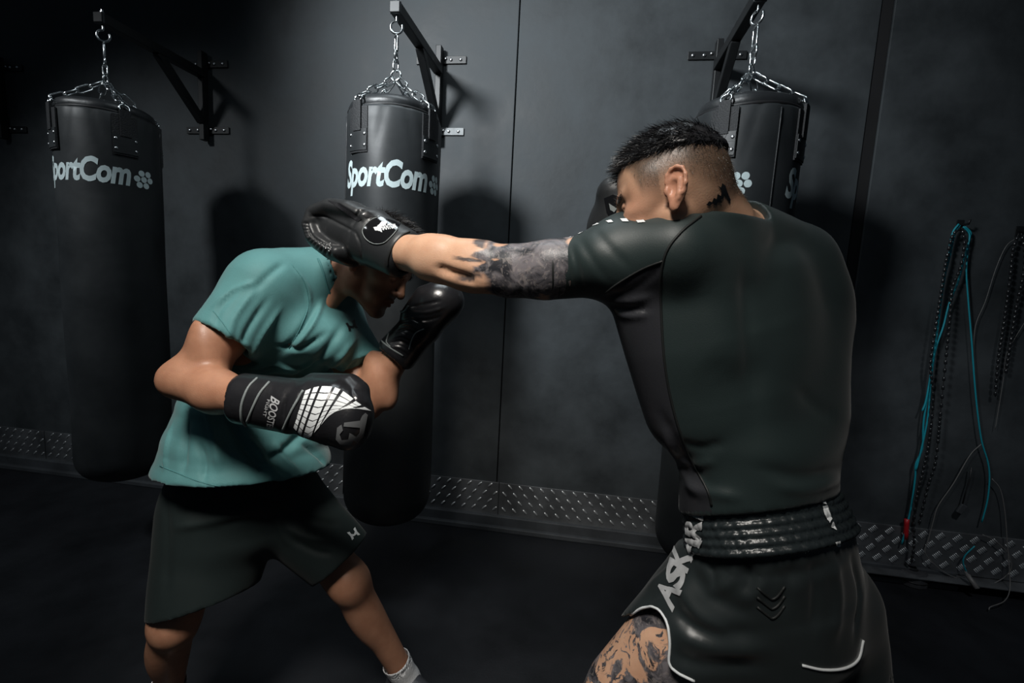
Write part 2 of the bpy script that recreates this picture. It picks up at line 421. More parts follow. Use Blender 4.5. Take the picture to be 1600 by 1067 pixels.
# ------------------------------------------------------------------ punching bags
RB = 0.1945
BAG_T = 2.085
def bag(i, tab0, text_c, label, seam=None):
    """tab0, text_c: angles about the bag's axis, 0 towards -y, + towards +x (degrees)"""
    x, y = i*S, -ARM; BAG_B = (0.365, 0.325, 0.31)[i]
    b = empty('punching_bag', (x, y, BAG_B)); tag(b, label, 'punching bag', 'hanging punching bags')
    tabs = [math.radians(tab0+90*k) for k in range(4)]
    r_ = np.random.default_rng(20+i); ph = r_.uniform(0, 6.28, 8)
    def fn(r, z, a):
        q = r
        if r > 0.12:
            q += 0.0022*math.sin(2*a+ph[0]+1.3*z)+0.0016*math.sin(3*a+ph[1]+5*z)+0.001*math.sin(5*a+9*z+ph[2])
            if z > 1.85:      # vinyl pulled up towards the tabs
                for t in tabs:
                    da = (a-t+math.pi) % (2*math.pi)-math.pi
                    q += 0.0035*math.exp(-(da/0.16)**2)*min(1, (z-1.85)/0.2)
                    w = (abs(da)-0.42-(z-1.95)*1.2)/0.06
                    q -= 0.0035*math.exp(-w*w)*max(0, min(1, (z-1.86)/0.15))
        return q
    prof = [(0.001, BAG_B), (0.06, BAG_B+0.002), (0.10, BAG_B+0.008)]
    for k in range(1, 9):
        a = math.radians(90*k/8); prof.append((0.10+(RB-0.10)*math.sin(a), BAG_B+0.008+0.115*(1-math.cos(a))))
    for z in np.linspace(BAG_B+0.15, BAG_T-0.012, 40): prof.append((RB, float(z)))
    prof += [(RB-0.003, BAG_T-0.004), (RB-0.009, BAG_T), (RB-0.02, BAG_T-0.003), (RB-0.022, BAG_T-0.02), (0.02, BAG_T-0.02)]
    bm = bmesh.new(); lathe(bm, prof, 96, x, y, fn)
    bm_obj('bag_body', bm, MT['bag'], b, smooth=True)
    # padded lid
    def fl(r, z, a): return r*(1+0.02*math.sin(3*a+ph[3])+0.012*math.sin(7*a+ph[4]))
    lp = [(RB-0.024, BAG_T-0.018), (RB-0.012, BAG_T+0.006), (RB-0.010, BAG_T+0.020), (RB-0.016, BAG_T+0.036), (RB-0.035, BAG_T+0.048), (RB-0.075, BAG_T+0.056), (0.06, BAG_T+0.058), (0.01, BAG_T+0.058)]
    bm = bmesh.new(); lathe(bm, lp, 72, x, y, fl)
    bm_obj('lid', bm, MT['bag_lid'], b, smooth=True)
    bm = bmesh.new()
    tube(bm, [(x+(RB-0.012)*math.sin(a), y-(RB-0.012)*math.cos(a), BAG_T+0.001+0.002*math.sin(3*a)) for a in np.linspace(0, 2*math.pi, 72, endpoint=False)], 0.007, 8, closed=True)
    bm_obj('zip_welt', bm, MT['rope_black'], b, smooth=True)
    # tabs, rivets, rings, chains
    junction = Vector((x, y, 2.262))
    for t in tabs:
        def curved(a0, a1, z0, z1, r, th):
            bm = bmesh.new(); N = 8; zs = np.linspace(z0, z1, 7)
            fr = [[bm.verts.new((x+(r+th)*math.sin(t+a), y-(r+th)*math.cos(t+a), z)) for a in np.linspace(a0, a1, N)] for z in zs]
            bk = [[bm.verts.new((x+r*math.sin(t+a), y-r*math.cos(t+a), z)) for a in np.linspace(a0, a1, N)] for z in zs]
            for p in range(len(zs)-1):
                for k in range(N-1):
                    bm.faces.new((fr[p][k], fr[p][k+1], fr[p+1][k+1], fr[p+1][k])); bm.faces.new((bk[p][k+1], bk[p][k], bk[p+1][k], bk[p+1][k+1]))
                bm.faces.new((bk[p][0], fr[p][0], fr[p+1][0], bk[p+1][0])); bm.faces.new((fr[p][-1], bk[p][-1], bk[p+1][-1], fr[p+1][-1]))
            for k in range(N-1):
                bm.faces.new((bk[0][k], bk[0][k+1], fr[0][k+1], fr[0][k])); bm.faces.new((fr[-1][k], fr[-1][k+1], bk[-1][k+1], bk[-1][k]))
            return bm
        tab = bm_obj('strap_tab', curved(-0.235, 0.235, 1.905, 2.075, RB+0.001, 0.006), MT['webbing'], b, auto=40)
        bm_obj('strap_fold', curved(-0.10, 0.10, 1.985, 2.098, RB+0.0045, 0.009), MT['webbing'], tab, auto=40)
        bm_obj('stitch_patch', curved(-0.225, 0.225, 1.912, 1.992, RB+0.004, 0.006), MT['bag'], tab, auto=40)
        for da in (-0.18, 0.18):
            for z in (1.93, 1.972):
                bm = bmesh.new(); lathe(bm, [(0.0065, 0), (0.006, 0.002), (0.003, 0.0035)], 10)
                ang = t+da
                mm = Matrix.Translation((x+(RB+0.0095)*math.sin(ang), y-(RB+0.0095)*math.cos(ang), z)) @ Matrix.Rotation(ang, 4, 'Z') @ Matrix.Rotation(math.radians(90), 4, 'X')
                bmesh.ops.transform(bm, matrix=mm, verts=bm.verts)
                bm_obj('rivet', bm, MT['bolt'], tab, smooth=True)
        top = Vector((x+(RB+0.004)*math.sin(t), y-(RB+0.004)*math.cos(t), 2.106))
        # D-ring through the fold
        bm = bmesh.new(); pts = []
        for k in range(14):
            a = 2*math.pi*k/14
            tx = 0.019*math.cos(a); tz = 0.016*math.sin(a)
            pts.append(top+Vector((math.cos(t)*tx-math.sin(t)*tz*0.35, math.sin(t)*tx+math.cos(t)*tz*0.35, tz)))
        tube(bm, pts, 0.0038, 7, closed=True)
        bm_obj('ring', bm, MT['chrome'], tab, smooth=True)
        tt = top+Vector((-math.sin(t)*0.006, math.cos(t)*0.006, 0.012))
        chain(b, junction+Vector((math.sin(t)*0.012, -math.cos(t)*0.012, -0.018)), tt, 4, tw0=0.4+i, sag=0.003)
    # vertical run: junction rings, swivel, up to the hook
    place_link(RING, b, junction, (0, 0.2, 1), 0.5+i)
    place_link(LK, b, junction+Vector((0, 0, 0.040)), (0, 0, 1), 1.6+i)
    if i == 2:
        place_link(RING, b, junction+Vector((0, 0, 0.066)), (0, 0, 1), 0.2)
        place_link(LK_LONG, b, junction+Vector((0, 0, 0.118)), (0, 0, 1), 0.2)
    else:
        place_link(RING, b, junction+Vector((0, 0, 0.076)), (0, 0, 1), 0.2 if i else 0.9)
        place_link(RECT, b, junction+Vector((0, 0, 0.122)), (0, 0, 1), 0.9)
    # lettering, twice round the bag
    for half in (0, 180):
        c = math.radians(text_c+half)
        bm = text_bm('SportCom', 0.140, shear=0.22, offset=0.0050, sx=0.82, cell=None, spacing=0.96)
        wid = max(v.co.x for v in bm.verts)-min(v.co.x for v in bm.verts)
        s = 0.385/wid
        for v in bm.verts: v.co.x = v.co.x*s-0.042
        fx, fy = 0.207, 0.002
        for (dx, dy) in ((0, 0), (1, 0), (-1, 0), (0.5, 0.87), (-0.5, 0.87), (0.5, -0.87), (-0.5, -0.87)):
            disc(bm, fx+dx*0.030+dy*0.006, fy+dy*0.030-0.010, 0.0135)
        grid_cut(bm, 0.008, axes=(0,))
        for v in bm.verts:
            a = c+v.co.x/RB; z = 1.823+v.co.y
            rr = fn(RB, z, a % (2*math.pi))+0.0012
            v.co = (x+rr*math.sin(a), y-rr*math.cos(a), z)
        bm_obj('lettering', bm, MT['print_white'], b)
    if seam is not None:
        for half in (0, 180):
            a = math.radians(seam+half); bm = bmesh.new()
            tube(bm, [(x+(fn(RB, float(z), a % (2*math.pi))+0.001)*math.sin(a), y-(fn(RB, float(z), a % (2*math.pi))+0.001)*math.cos(a), float(z)) for z in np.linspace(0.45, 2.07, 40)], 0.0028, 6)
            bm_obj('seam_piping', bm, MT['bag_lid'], b, smooth=True)
    return b
bag(0, 17+48.2, -24+48.2, 'black punching bag at the left with a wide tab facing out and white lettering', 78+48.2)
bag(1, 46+22.8, -2.5+22.8, 'black punching bag in the middle behind the two raised gloves', 95+22.8)
bag(2, -21-15.5, -62-15.5, 'black punching bag at the right behind the fighter\'s head and shoulder', 33-15.5)

# ------------------------------------------------------------------ implicit-surface modeller (bodies, clothes, gloves)
def V3(p): return np.asarray(p, dtype=np.float64)
def unit(v):
    v = V3(v); return v/np.linalg.norm(v)
class Prim:
    """fn(P)->distance on (...,3); lo/hi bounding box"""
    def __init__(s, fn, lo, hi): s.fn, s.lo, s.hi = fn, V3(lo), V3(hi)
def cone(a, b, ra, rb):
    a, b = V3(a), V3(b); ab = b-a; L2 = float(max(ab@ab, 1e-12)); a32, ab32 = a.astype(np.float32), ab.astype(np.float32)
    def fn(P):
        q = P-a32
        t = np.clip((q@ab32)/np.float32(L2), 0, 1)
        q = q-t[..., None]*ab32
        return np.sqrt(np.einsum('...i,...i', q, q))-(np.float32(ra)+np.float32(rb-ra)*t)
    r = max(ra, rb)
    return Prim(fn, np.minimum(a, b)-r, np.maximum(a, b)+r)
def ball(c, r): return cone(c, V3(c)+1e-6, r, r)
def ell(c, radii, axes=None):
    """ellipsoid; axes: 3x3 rows = local axes in world"""
    c = V3(c); r = V3(radii); A = np.eye(3) if axes is None else V3(axes)
    c32, r32, A32 = c.astype(np.float32), r.astype(np.float32), A.T.astype(np.float32)
    def fn(P):
        q = ((P-c32)@A32)/r32
        k0 = np.sqrt(np.einsum('...i,...i', q, q)); q = q/r32
        k1 = np.sqrt(np.einsum('...i,...i', q, q))+np.float32(1e-9)
        return k0*(k0-1)/k1
    R_ = r.max()
    return Prim(fn, c-R_, c+R_)
def loft(pts, sides, A, B, power=2.0):
    """body of elliptical rings: pts ring centres, sides unit 'width' directions, A half widths, B half depths"""
    pts = [V3(p).astype(np.float32) for p in pts]; A = [np.float32(a) for a in A]; B = [np.float32(b) for b in B]
    S_ = [unit(s).astype(np.float32) for s in sides] if np.ndim(sides[0]) else [unit(sides).astype(np.float32)]*len(pts)
    one = np.float32
    def fn(P):
        best = None
        for i in range(len(pts)-1):
            a, b = pts[i], pts[i+1]; ab = b-a; L = np.linalg.norm(ab); tdir = ab/L
            s_ = (P-a)@tdir
            t = np.clip(s_/L, 0, 1)
            ov = s_-t*L
            sd = S_[i]*(1-t[..., None])+S_[i+1]*t[..., None]
            sd = sd-(sd@tdir)[..., None]*tdir
            sd = sd/np.sqrt(np.einsum('...i,...i', sd, sd))[..., None]
            fd = np.stack([tdir[1]*sd[..., 2]-tdir[2]*sd[..., 1], tdir[2]*sd[..., 0]-tdir[0]*sd[..., 2], tdir[0]*sd[..., 1]-tdir[1]*sd[..., 0]], -1)
            q = P-(a+t[..., None]*ab)
            x = np.einsum('...i,...i', q, sd); y = np.einsum('...i,...i', q, fd)
            ra = A[i]+(A[i+1]-A[i])*t; rb = B[i]+(B[i+1]-B[i])*t; rc_ = np.minimum(ra, rb)*one(0.7)
            if power == 2.0:
                k0 = np.sqrt((x/ra)**2+(y/rb)**2+(ov/rc_)**2)
            else:
                k0 = (np.abs(x/ra)**power+np.abs(y/rb)**power+np.abs(ov/rc_)**power)**(1/power)
            k1 = np.sqrt((x/ra**2)**2+(y/rb**2)**2+(ov/rc_**2)**2)+1e-9
            if power == 2.0: d = k0*(k0-1)/k1
            else: d = (k0-1)*np.minimum(ra, rb)
            best = d if best is None else np.minimum(best, d)
        return best
    m = max(max(A), max(B)); Pm = np.array(pts)
    return Prim(fn, Pm.min(0)-m, Pm.max(0)+m)
def half(c, n):
    """half space on the side n points to"""
    c = V3(c); n = unit(n)
    return Prim(lambda P: (c-P)@n, (-99,)*3, (99,)*3)
def cap(c, n, R):
    """the part of a ball round c that lies on the side n points to"""
    c = V3(c); n = unit(n)
    return Prim(lambda P: np.maximum((c-P)@n, np.sqrt(((P-c)**2).sum(-1))-R), c-R, c+R)
def axis_grid(lo, hi, h, fine=()):
    """grid line positions; fine: list of (lo,hi,h)"""
    out = [lo]
    while out[-1] < hi:
        hh = h
        for (a, b, f) in fine:
            d = max(a-out[-1], out[-1]-b, 0)
            hh = min(hh, f+d*0.25)
        out.append(out[-1]+hh)
    return np.array(out)
class Field:
    def __init__(s, lo, hi, h, fine=None):
        lo, hi = V3(lo), V3(hi)
        fine = fine or []
        s.ax = [axis_grid(lo[k], hi[k], h, [(f[0][k], f[1][k], f[2]) for f in fine]) for k in range(3)]
        s.F = np.full([len(a) for a in s.ax], 0.5, dtype=np.float32)
    def _sub(s, p, m):
        sl = []
        for k in range(3):
            i0 = max(0, np.searchsorted(s.ax[k], p.lo[k]-m)-1); i1 = min(len(s.ax[k]), np.searchsorted(s.ax[k], p.hi[k]+m)+1)
            if i1 <= i0: return None, None
            sl.append(slice(i0, i1))
        G = np.stack(np.meshgrid(*[s.ax[k][sl[k]].astype(np.float32) for k in range(3)], indexing='ij'), -1)
        return tuple(sl), G
    def add(s, p, k=0.01, grow=0.0):
        sl, G = s._sub(p, k+abs(grow)+0.02)
        if sl is None: return s
        d = p.fn(G)-grow; a = s.F[sl]
        h = np.clip(0.5+0.5*(a-d)/k, 0, 1)
        s.F[sl] = (a*(1-h)+d*h-k*h*(1-h)).astype(np.float32)
        return s
    def cut(s, p, k=0.005, grow=0.0):
        sl, G = s._sub(p, k+abs(grow)+0.02)
        if sl is None: return s
        d = -(p.fn(G)-grow); a = s.F[sl]
        h = np.clip(0.5-0.5*(a-d)/k, 0, 1)
        s.F[sl] = (a*(1-h)+d*h+k*h*(1-h)).astype(np.float32)
        return s
    def mesh(s, relax=2):
        F = s.F; X, Y, Z = s.ax
        neg = F < 0
        c = neg[:-1, :-1, :-1]
        allc = [neg[dx:neg.shape[0]-1+dx, dy:neg.shape[1]-1+dy, dz:neg.shape[2]-1+dz] for dx in (0, 1) for dy in (0, 1) for dz in (0, 1)]
        anyn = np.logical_or.reduce(allc); alln = np.logical_and.reduce(allc)
        act = anyn & ~alln
        I, J, K = np.nonzero(act)
        idx = np.full(act.shape, -1, dtype=np.int64); idx[I, J, K] = np.arange(len(I))
        acc = np.zeros((len(I), 3)); cnt = np.zeros(len(I))
        off = [(dx, dy, dz) for dx in (0, 1) for dy in (0, 1) for dz in (0, 1)]
        pos = lambda o: np.stack([X[I+o[0]], Y[J+o[1]], Z[K+o[2]]], -1)
        val = lambda o: F[I+o[0], J+o[1], K+o[2]].astype(np.float64)
        for a in off:
            for k in range(3):
                if a[k] == 0:
                    b = list(a); b[k] = 1; b = tuple(b)
                    fa, fb = val(a), val(b)
                    m = (fa < 0) != (fb < 0)
                    t = np.where(m, fa/np.where(m, fa-fb, 1), 0)
                    p = pos(a)+(pos(b)-pos(a))*t[:, None]
                    acc += p*m[:, None]; cnt += m
        V = acc/cnt[:, None]
        quads = []
        for k in range(3):
            o1, o2 = [(1, 2), (2, 0), (0, 1)][k]
            sl0 = [slice(None)]*3; sl1 = [slice(None)]*3
            sl0[k] = slice(0, -1); sl1[k] = slice(1, None)
            A_, B_ = neg[tuple(sl0)], neg[tuple(sl1)]
            ch = A_ != B_
            g = np.array(np.nonzero(ch)).T
            ok = (g[:, o1] > 0) & (g[:, o2] > 0) & (g[:, o1] < idx.shape[o1]) & (g[:, o2] < idx.shape[o2]) & (g[:, k] < idx.shape[k])
            g = g[ok]
            inside = A_[g[:, 0], g[:, 1], g[:, 2]]
            def cell(d1, d2):
                q = g.copy(); q[:, o1] -= d1; q[:, o2] -= d2
                return idx[q[:, 0], q[:, 1], q[:, 2]]
            q = np.stack([cell(1, 1), cell(0, 1), cell(0, 0), cell(1, 0)], -1)
            q[~inside] = q[~inside][:, ::-1]
            quads.append(q)
        Q = np.concatenate(quads)
        Q = Q[(Q >= 0).all(1)]
        # light relaxation removes voxel stair-steps
        if relax:
            e = np.concatenate([Q[:, [0, 1]], Q[:, [1, 2]], Q[:, [2, 3]], Q[:, [3, 0]]])
            for lam in ([0.5, -0.45]*relax):
                sm = np.zeros_like(V); n = np.zeros(len(V))
                for k in range(3):
                    sm[:, k] = np.bincount(e[:, 0], V[e[:, 1], k], len(V))+np.bincount(e[:, 1], V[e[:, 0], k], len(V))
                n = np.bincount(e[:, 0], minlength=len(V))+np.bincount(e[:, 1], minlength=len(V))
                V = V+lam*(sm/np.maximum(n, 1)[:, None]-V)
        return V, Q
def vnormals(V, Q):
    n = np.cross(V[Q[:, 2]]-V[Q[:, 0]], V[Q[:, 3]]-V[Q[:, 1]])
    N = np.zeros_like(V)
    for k in range(4):
        for c in range(3): N[:, c] += np.bincount(Q[:, k], n[:, c], len(V))
    return N/np.maximum(np.linalg.norm(N, axis=1), 1e-12)[:, None]
def bvh_of(V, Q): return BVHTree.FromPolygons([tuple(v) for v in V.tolist()], Q.tolist())
def hit(bvh, u, v, off=0.0):
    """point where the view ray of a photo pixel meets a surface"""
    r = bvh.ray_cast(Vector(CAM), Vector(ray(u, v)))
    if r[0] is None: return None
    n = r[1]
    if n.dot(Vector(ray(u, v))) > 0: n = -n
    return r[0]+n*off
def folds(V, Q, bvh, specs):
    """raise (h>0) or sink (h<0) the surface along polylines drawn on it: (pixels, width, height)"""
    N = vnormals(V, Q); D = np.zeros(len(V))
    for (px, w, h) in specs:
        pts = [hit(bvh, u, v) for (u, v) in smooth_path([V3((a, b)) for a, b in px], 4)]
        pts = [V3(p) for p in pts if p is not None]
        if len(pts) < 2: continue
        best = np.full(len(V), 9.0); tt = np.zeros(len(V))
        lo = np.min(pts, 0)-3*w; hi = np.max(pts, 0)+3*w
        m = np.nonzero(((V > lo) & (V < hi)).all(1))[0]
        if len(m) == 0: continue
        W = V[m]
        bd = np.full(len(m), 9.0); bt = np.zeros(len(m))
        for i in range(len(pts)-1):
            a, b = pts[i], pts[i+1]; ab = b-a; L2 = max(ab@ab, 1e-12)
            t = np.clip(((W-a)@ab)/L2, 0, 1); d = np.linalg.norm(W-a-t[:, None]*ab, axis=1)
            u = d < bd; bd[u] = d[u]; bt[u] = (i+t[u])/(len(pts)-1)
        taper = np.clip(np.minimum(bt, 1-bt)*4+0.15, 0, 1)
        D[m] += h*taper*np.exp(-(bd/w)**2)
    return V+N*D[:, None]
def noise3(P, scale, seed=0, oct=3):
    """cheap smooth value noise from sines (fine relief of cloth and skin)"""
    r = np.random.default_rng(seed); out = np.zeros(len(P)); amp = 1.0
    for o in range(oct):
        for k in range(5):
            d = r.normal(size=3); d /= np.linalg.norm(d)
            out += amp*np.sin((P@d)*scale*(2**o)*(0.7+0.6*r.random())+r.uniform(0, 6.28))/5
        amp *= 0.5
    return out
def attr(me, name, vals):
    a = me.attributes.new(name, 'FLOAT', 'POINT'); a.data.foreach_set('value', np.asarray(vals, dtype=np.float32))
def sstep(x, a, b):
    t = np.clip((x-a)/(b-a), 0, 1); return t*t*(3-2*t)
def pipe_on(name, bvh, px, r, matname, parent, closed=False, off=None, dens=6):
    """thin raised cord laid on a surface along photo pixels"""
    pts = [hit(bvh, a, b, off if off is not None else r*0.3) for a, b in smooth_path([V3(p) for p in px], dens, closed)]
    pts = [p for p in pts if p is not None]
    if len(pts) < 2: return None
    # keep the longest unbroken run
    runs = [[pts[0]]]
    for p in pts[1:]:
        if (p-runs[-1][-1]).length < 0.05: runs[-1].append(p)
        else: runs.append([p])
    run = max(runs, key=len)
    if len(run) < 2: return None
    bm = bmesh.new(); tube(bm, run, r, 6, closed=closed)
    return bm_obj(name, bm, MT[matname], parent, smooth=True)
def homog(src, dst):
    A = []
    for (x, y), (u, v) in zip(src, dst):
        A.append([x, y, 1, 0, 0, 0, -u*x, -u*y]); A.append([0, 0, 0, x, y, 1, -v*x, -v*y])
    h = np.linalg.solve(np.array(A, float), np.array([c for p in dst for c in p], float))
    return np.append(h, 1).reshape(3, 3)
def decal(name, bm, quad, bvh, matname, parent, off=0.0012, cells=24):
    """flat print: the drawing's bounding box is laid on the photo quad (bl, br, tr, tl) and dropped onto the surface"""
    xs = [v.co.x for v in bm.verts]; ys = [v.co.y for v in bm.verts]
    x0, x1, y0, y1 = min(xs), max(xs), min(ys), max(ys)
    grid_cut(bm, max(x1-x0, y1-y0)/cells)
    Hm = homog([(x0, y0), (x1, y0), (x1, y1), (x0, y1)], quad)
    dead = []
    for v in bm.verts:
        q = Hm @ np.array([v.co.x, v.co.y, 1]); p = hit(bvh, q[0]/q[2], q[1]/q[2], off)
        if p is None: dead.append(v)
        else: v.co = p
    if dead: bmesh.ops.delete(bm, geom=dead, context='VERTS')
    long_ = [f for f in bm.faces if max(e.calc_length() for e in f.edges) > 0.05]
    if long_: bmesh.ops.delete(bm, geom=long_, context='FACES')
    if not bm.faces: bm.free(); return None
    return bm_obj(name, bm, MT[matname], parent, smooth=True)
def poly_bm(*polys):
    bm = bmesh.new()
    for P in polys:
        f = bm.faces.new([bm.verts.new((x, y, 0)) for (x, y) in P])
        bmesh.ops.triangulate(bm, faces=[f])
    return bm
def px_poly(name, polys, bvh, matname, parent, off=0.0012, cell=4.0):
    """print given directly as polygons on the photo"""
    bm = poly_bm(*[[(x, -y) for x, y in P] for P in polys])
    xs = [v.co.x for v in bm.verts]; ys = [v.co.y for v in bm.verts]
    quad = [(min(xs), -min(ys)), (max(xs), -min(ys)), (max(xs), -max(ys)), (min(xs), -max(ys))]
    c = max(max(xs)-min(xs), max(ys)-min(ys))/cell
    return decal(name, bm, quad, bvh, matname, parent, off, max(4, int(c)))

# ------------------------------------------------------------------ skin, cloth and leather materials
def skin_mat(name, base, dark, red, hair_col, tat1=(0.022, 0.023, 0.028), tat2=(0.17, 0.155, 0.165), tat_scale=24.0, rough=0.42):
    m = bpy.data.materials.new(name); m.use_nodes = True
    nt = m.node_tree; b = nt.nodes['Principled BSDF']; N = nt.nodes.new; L = nt.links.new
    tc = N('ShaderNodeTexCoord')
    def noise(scale, detail=4, rough_=0.55, dist=0.0):
        n = N('ShaderNodeTexNoise'); n.inputs['Scale'].default_value = scale; n.inputs['Detail'].default_value = detail
        n.inputs['Roughness'].default_value = rough_; n.inputs['Distortion'].default_value = dist
        L(tc.outputs['Object'], n.inputs['Vector']); return n
    def ramp(src, p0, p1, c0=(0, 0, 0), c1=(1, 1, 1)):
        r = N('ShaderNodeValToRGB'); r.color_ramp.elements[0].position = p0; r.color_ramp.elements[1].position = p1
        r.color_ramp.elements[0].color = (*c0, 1); r.color_ramp.elements[1].color = (*c1, 1); L(src, r.inputs['Fac']); return r.outputs['Color']
    def mix(fac, a, c):
        x = N('ShaderNodeMix'); x.data_type = 'RGBA'
        if isinstance(fac, float): x.inputs[0].default_value = fac
        else: L(fac, x.inputs[0])
        if isinstance(a, tuple): x.inputs[6].default_value = (*a, 1)
        else: L(a, x.inputs[6])
        if isinstance(c, tuple): x.inputs[7].default_value = (*c, 1)
        else: L(c, x.inputs[7])
        return x.outputs[2]
    def math_(op, a, c):
        x = N('ShaderNodeMath'); x.operation = op
        for k, q in enumerate((a, c)):
            if isinstance(q, float): x.inputs[k].default_value = q
            else: L(q, x.inputs[k])
        return x.outputs[0]
    def at_(n):
        a = N('ShaderNodeAttribute'); a.attribute_name = n; return a.outputs['Fac']
    col = ramp(noise(26, 5).outputs['Fac'], 0.30, 0.72, dark, base)
    col = mix(at_('blush'), col, red)
    # stubble and clipped hair: fine dots thinning out with the mask
    dots = ramp(noise(900, 2).outputs['Fac'], 0.40, 0.62)
    st = at_('stubble')
    stm = math_('MULTIPLY', st, math_('ADD', math_('MULTIPLY', dots, 0.22), 0.78))
    col = mix(stm, col, hair_col)
    # tattoo: dark shaded ink with fine lighter lines
    tn = ramp(noise(tat_scale, 5, 0.6, 1.2).outputs['Fac'], 0.40, 0.60, tat1, tat2)
    fine = ramp(noise(tat_scale*2.3, 3, 0.5, 2.0).outputs['Fac'], 0.57, 0.62)
    fm = math_('MULTIPLY', fine, 0.35)
    tn = mix(fm, tn, (0.34, 0.30, 0.28))
    col = mix(at_('tattoo'), col, tn)
    fig = ramp(noise(13, 6, 0.62, 0.9).outputs['Fac'], 0.485, 0.515)
    ln = ramp(noise(44, 3, 0.5, 2.0).outputs['Fac'], 0.58, 0.62)
    fg = math_('MULTIPLY', at_('tattoo_fig'), math_('MAXIMUM', fig, ln))
    col = mix(fg, col, tn)
    col = mix(at_('ink'), col, (0.030, 0.032, 0.038))
    L(col, b.inputs['Base Color'])
    b.inputs['Roughness'].default_value = rough; b.inputs['Specular IOR Level'].default_value = 0.45
    b.inputs['Subsurface Weight'].default_value = 0.06; b.inputs['Subsurface Radius'].default_value = (0.012, 0.004, 0.002)
    bp = N('ShaderNodeBump'); bp.inputs['Strength'].default_value = 0.12; bp.inputs['Distance'].default_value = 0.003
    L(noise(330, 3).outputs['Fac'], bp.inputs['Height']); L(bp.outputs['Normal'], b.inputs['Normal'])
    return m
MT['skin_r'] = skin_mat('fair_skin_inked', (0.63, 0.385, 0.255), (0.54, 0.305, 0.195), (0.60, 0.25, 0.16), (0.036, 0.029, 0.021))
MT['skin_l'] = skin_mat('tanned_skin', (0.46, 0.235, 0.145), (0.37, 0.175, 0.105), (0.40, 0.13, 0.09), (0.020, 0.016, 0.014))
MT['hair'] = mat('black_hair', (0.012, 0.012, 0.014), 0.38, spec=0.5, var=0.4, var_scale=120, stretch=(1, 1, 1))
MT['hair_fade'] = mat('clipped_hair', (0.045, 0.036, 0.028), 0.5, var=0.4, var_scale=90)
MT['hair_l'] = mat('dark_hair', (0.012, 0.010, 0.010), 0.45, spec=0.4, var=0.4, var_scale=120)
MT['teal'] = mat('teal_jersey', (0.095, 0.250, 0.255), 0.62, spec=0.25, var=0.06, var_scale=14, sheen=0.25, bump=0.10, bump_scale=420)
MT['teal_dark'] = mat('teal_stitching', (0.06, 0.20, 0.205), 0.7)
MT['rash'] = mat('black_green_lycra', (0.019, 0.031, 0.031), 0.50, spec=0.4, var=0.06, var_scale=6, sheen=0.15, bump=0.05, bump_scale=500)
MT['rash_side'] = mat('charcoal_lycra_panel', (0.030, 0.031, 0.036), 0.36, spec=0.55, bump=0.05, bump_scale=400)
MT['rash_seam'] = mat('black_flatlock_seam', (0.008, 0.010, 0.010), 0.6)
MT['satin'] = mat('black_satin', (0.020, 0.026, 0.027), 0.36, spec=0.55, var=0.1, var_scale=9, sheen=0.1)
MT['satin_band'] = mat('black_satin_band', (0.018, 0.024, 0.026), 0.33, spec=0.6, bump=0.15, bump_scale=120, stretch=(1, 1, 0.2))
MT['shorts_l'] = mat('dark_green_shorts', (0.014, 0.022, 0.022), 0.62, spec=0.3, var=0.1, var_scale=7, sheen=0.05)
MT['leather'] = mat('black_glove_leather', (0.014, 0.014, 0.016), 0.30, spec=0.6, bump=0.10, bump_scale=60, coat=0.15, coat_rough=0.18)
MT['leather_matte'] = mat('matte_black_glove', (0.022, 0.024, 0.026), 0.42, spec=0.5, bump=0.08, bump_scale=50)
MT['gloss_black'] = mat('gloss_black', (0.008, 0.008, 0.009), 0.12, spec=0.7, coat=0.5, coat_rough=0.05)
MT['piping_grey'] = mat('grey_piping', (0.20, 0.225, 0.225), 0.5)
MT['print_grey'] = mat('silver_print', (0.42, 0.43, 0.44), 0.5, var=0.12, var_scale=60)
MT['print_dim'] = mat('dim_grey_print', (0.13, 0.135, 0.14), 0.45)
MT['print_pure'] = mat('white_ink', (0.72, 0.75, 0.76), 0.5)
MT['print_black'] = mat('black_ink', (0.012, 0.014, 0.016), 0.5)
MT['sock'] = mat('white_cotton_sock', (0.60, 0.61, 0.62), 0.85, bump=0.25, bump_scale=260, stretch=(1, 1, 0.3))
MT['shoe'] = mat('dark_grey_shoe', (0.035, 0.038, 0.045), 0.5, bump=0.2, bump_scale=120)
MT['shoe_sole'] = mat('pale_shoe_sole', (0.25, 0.25, 0.26), 0.6)

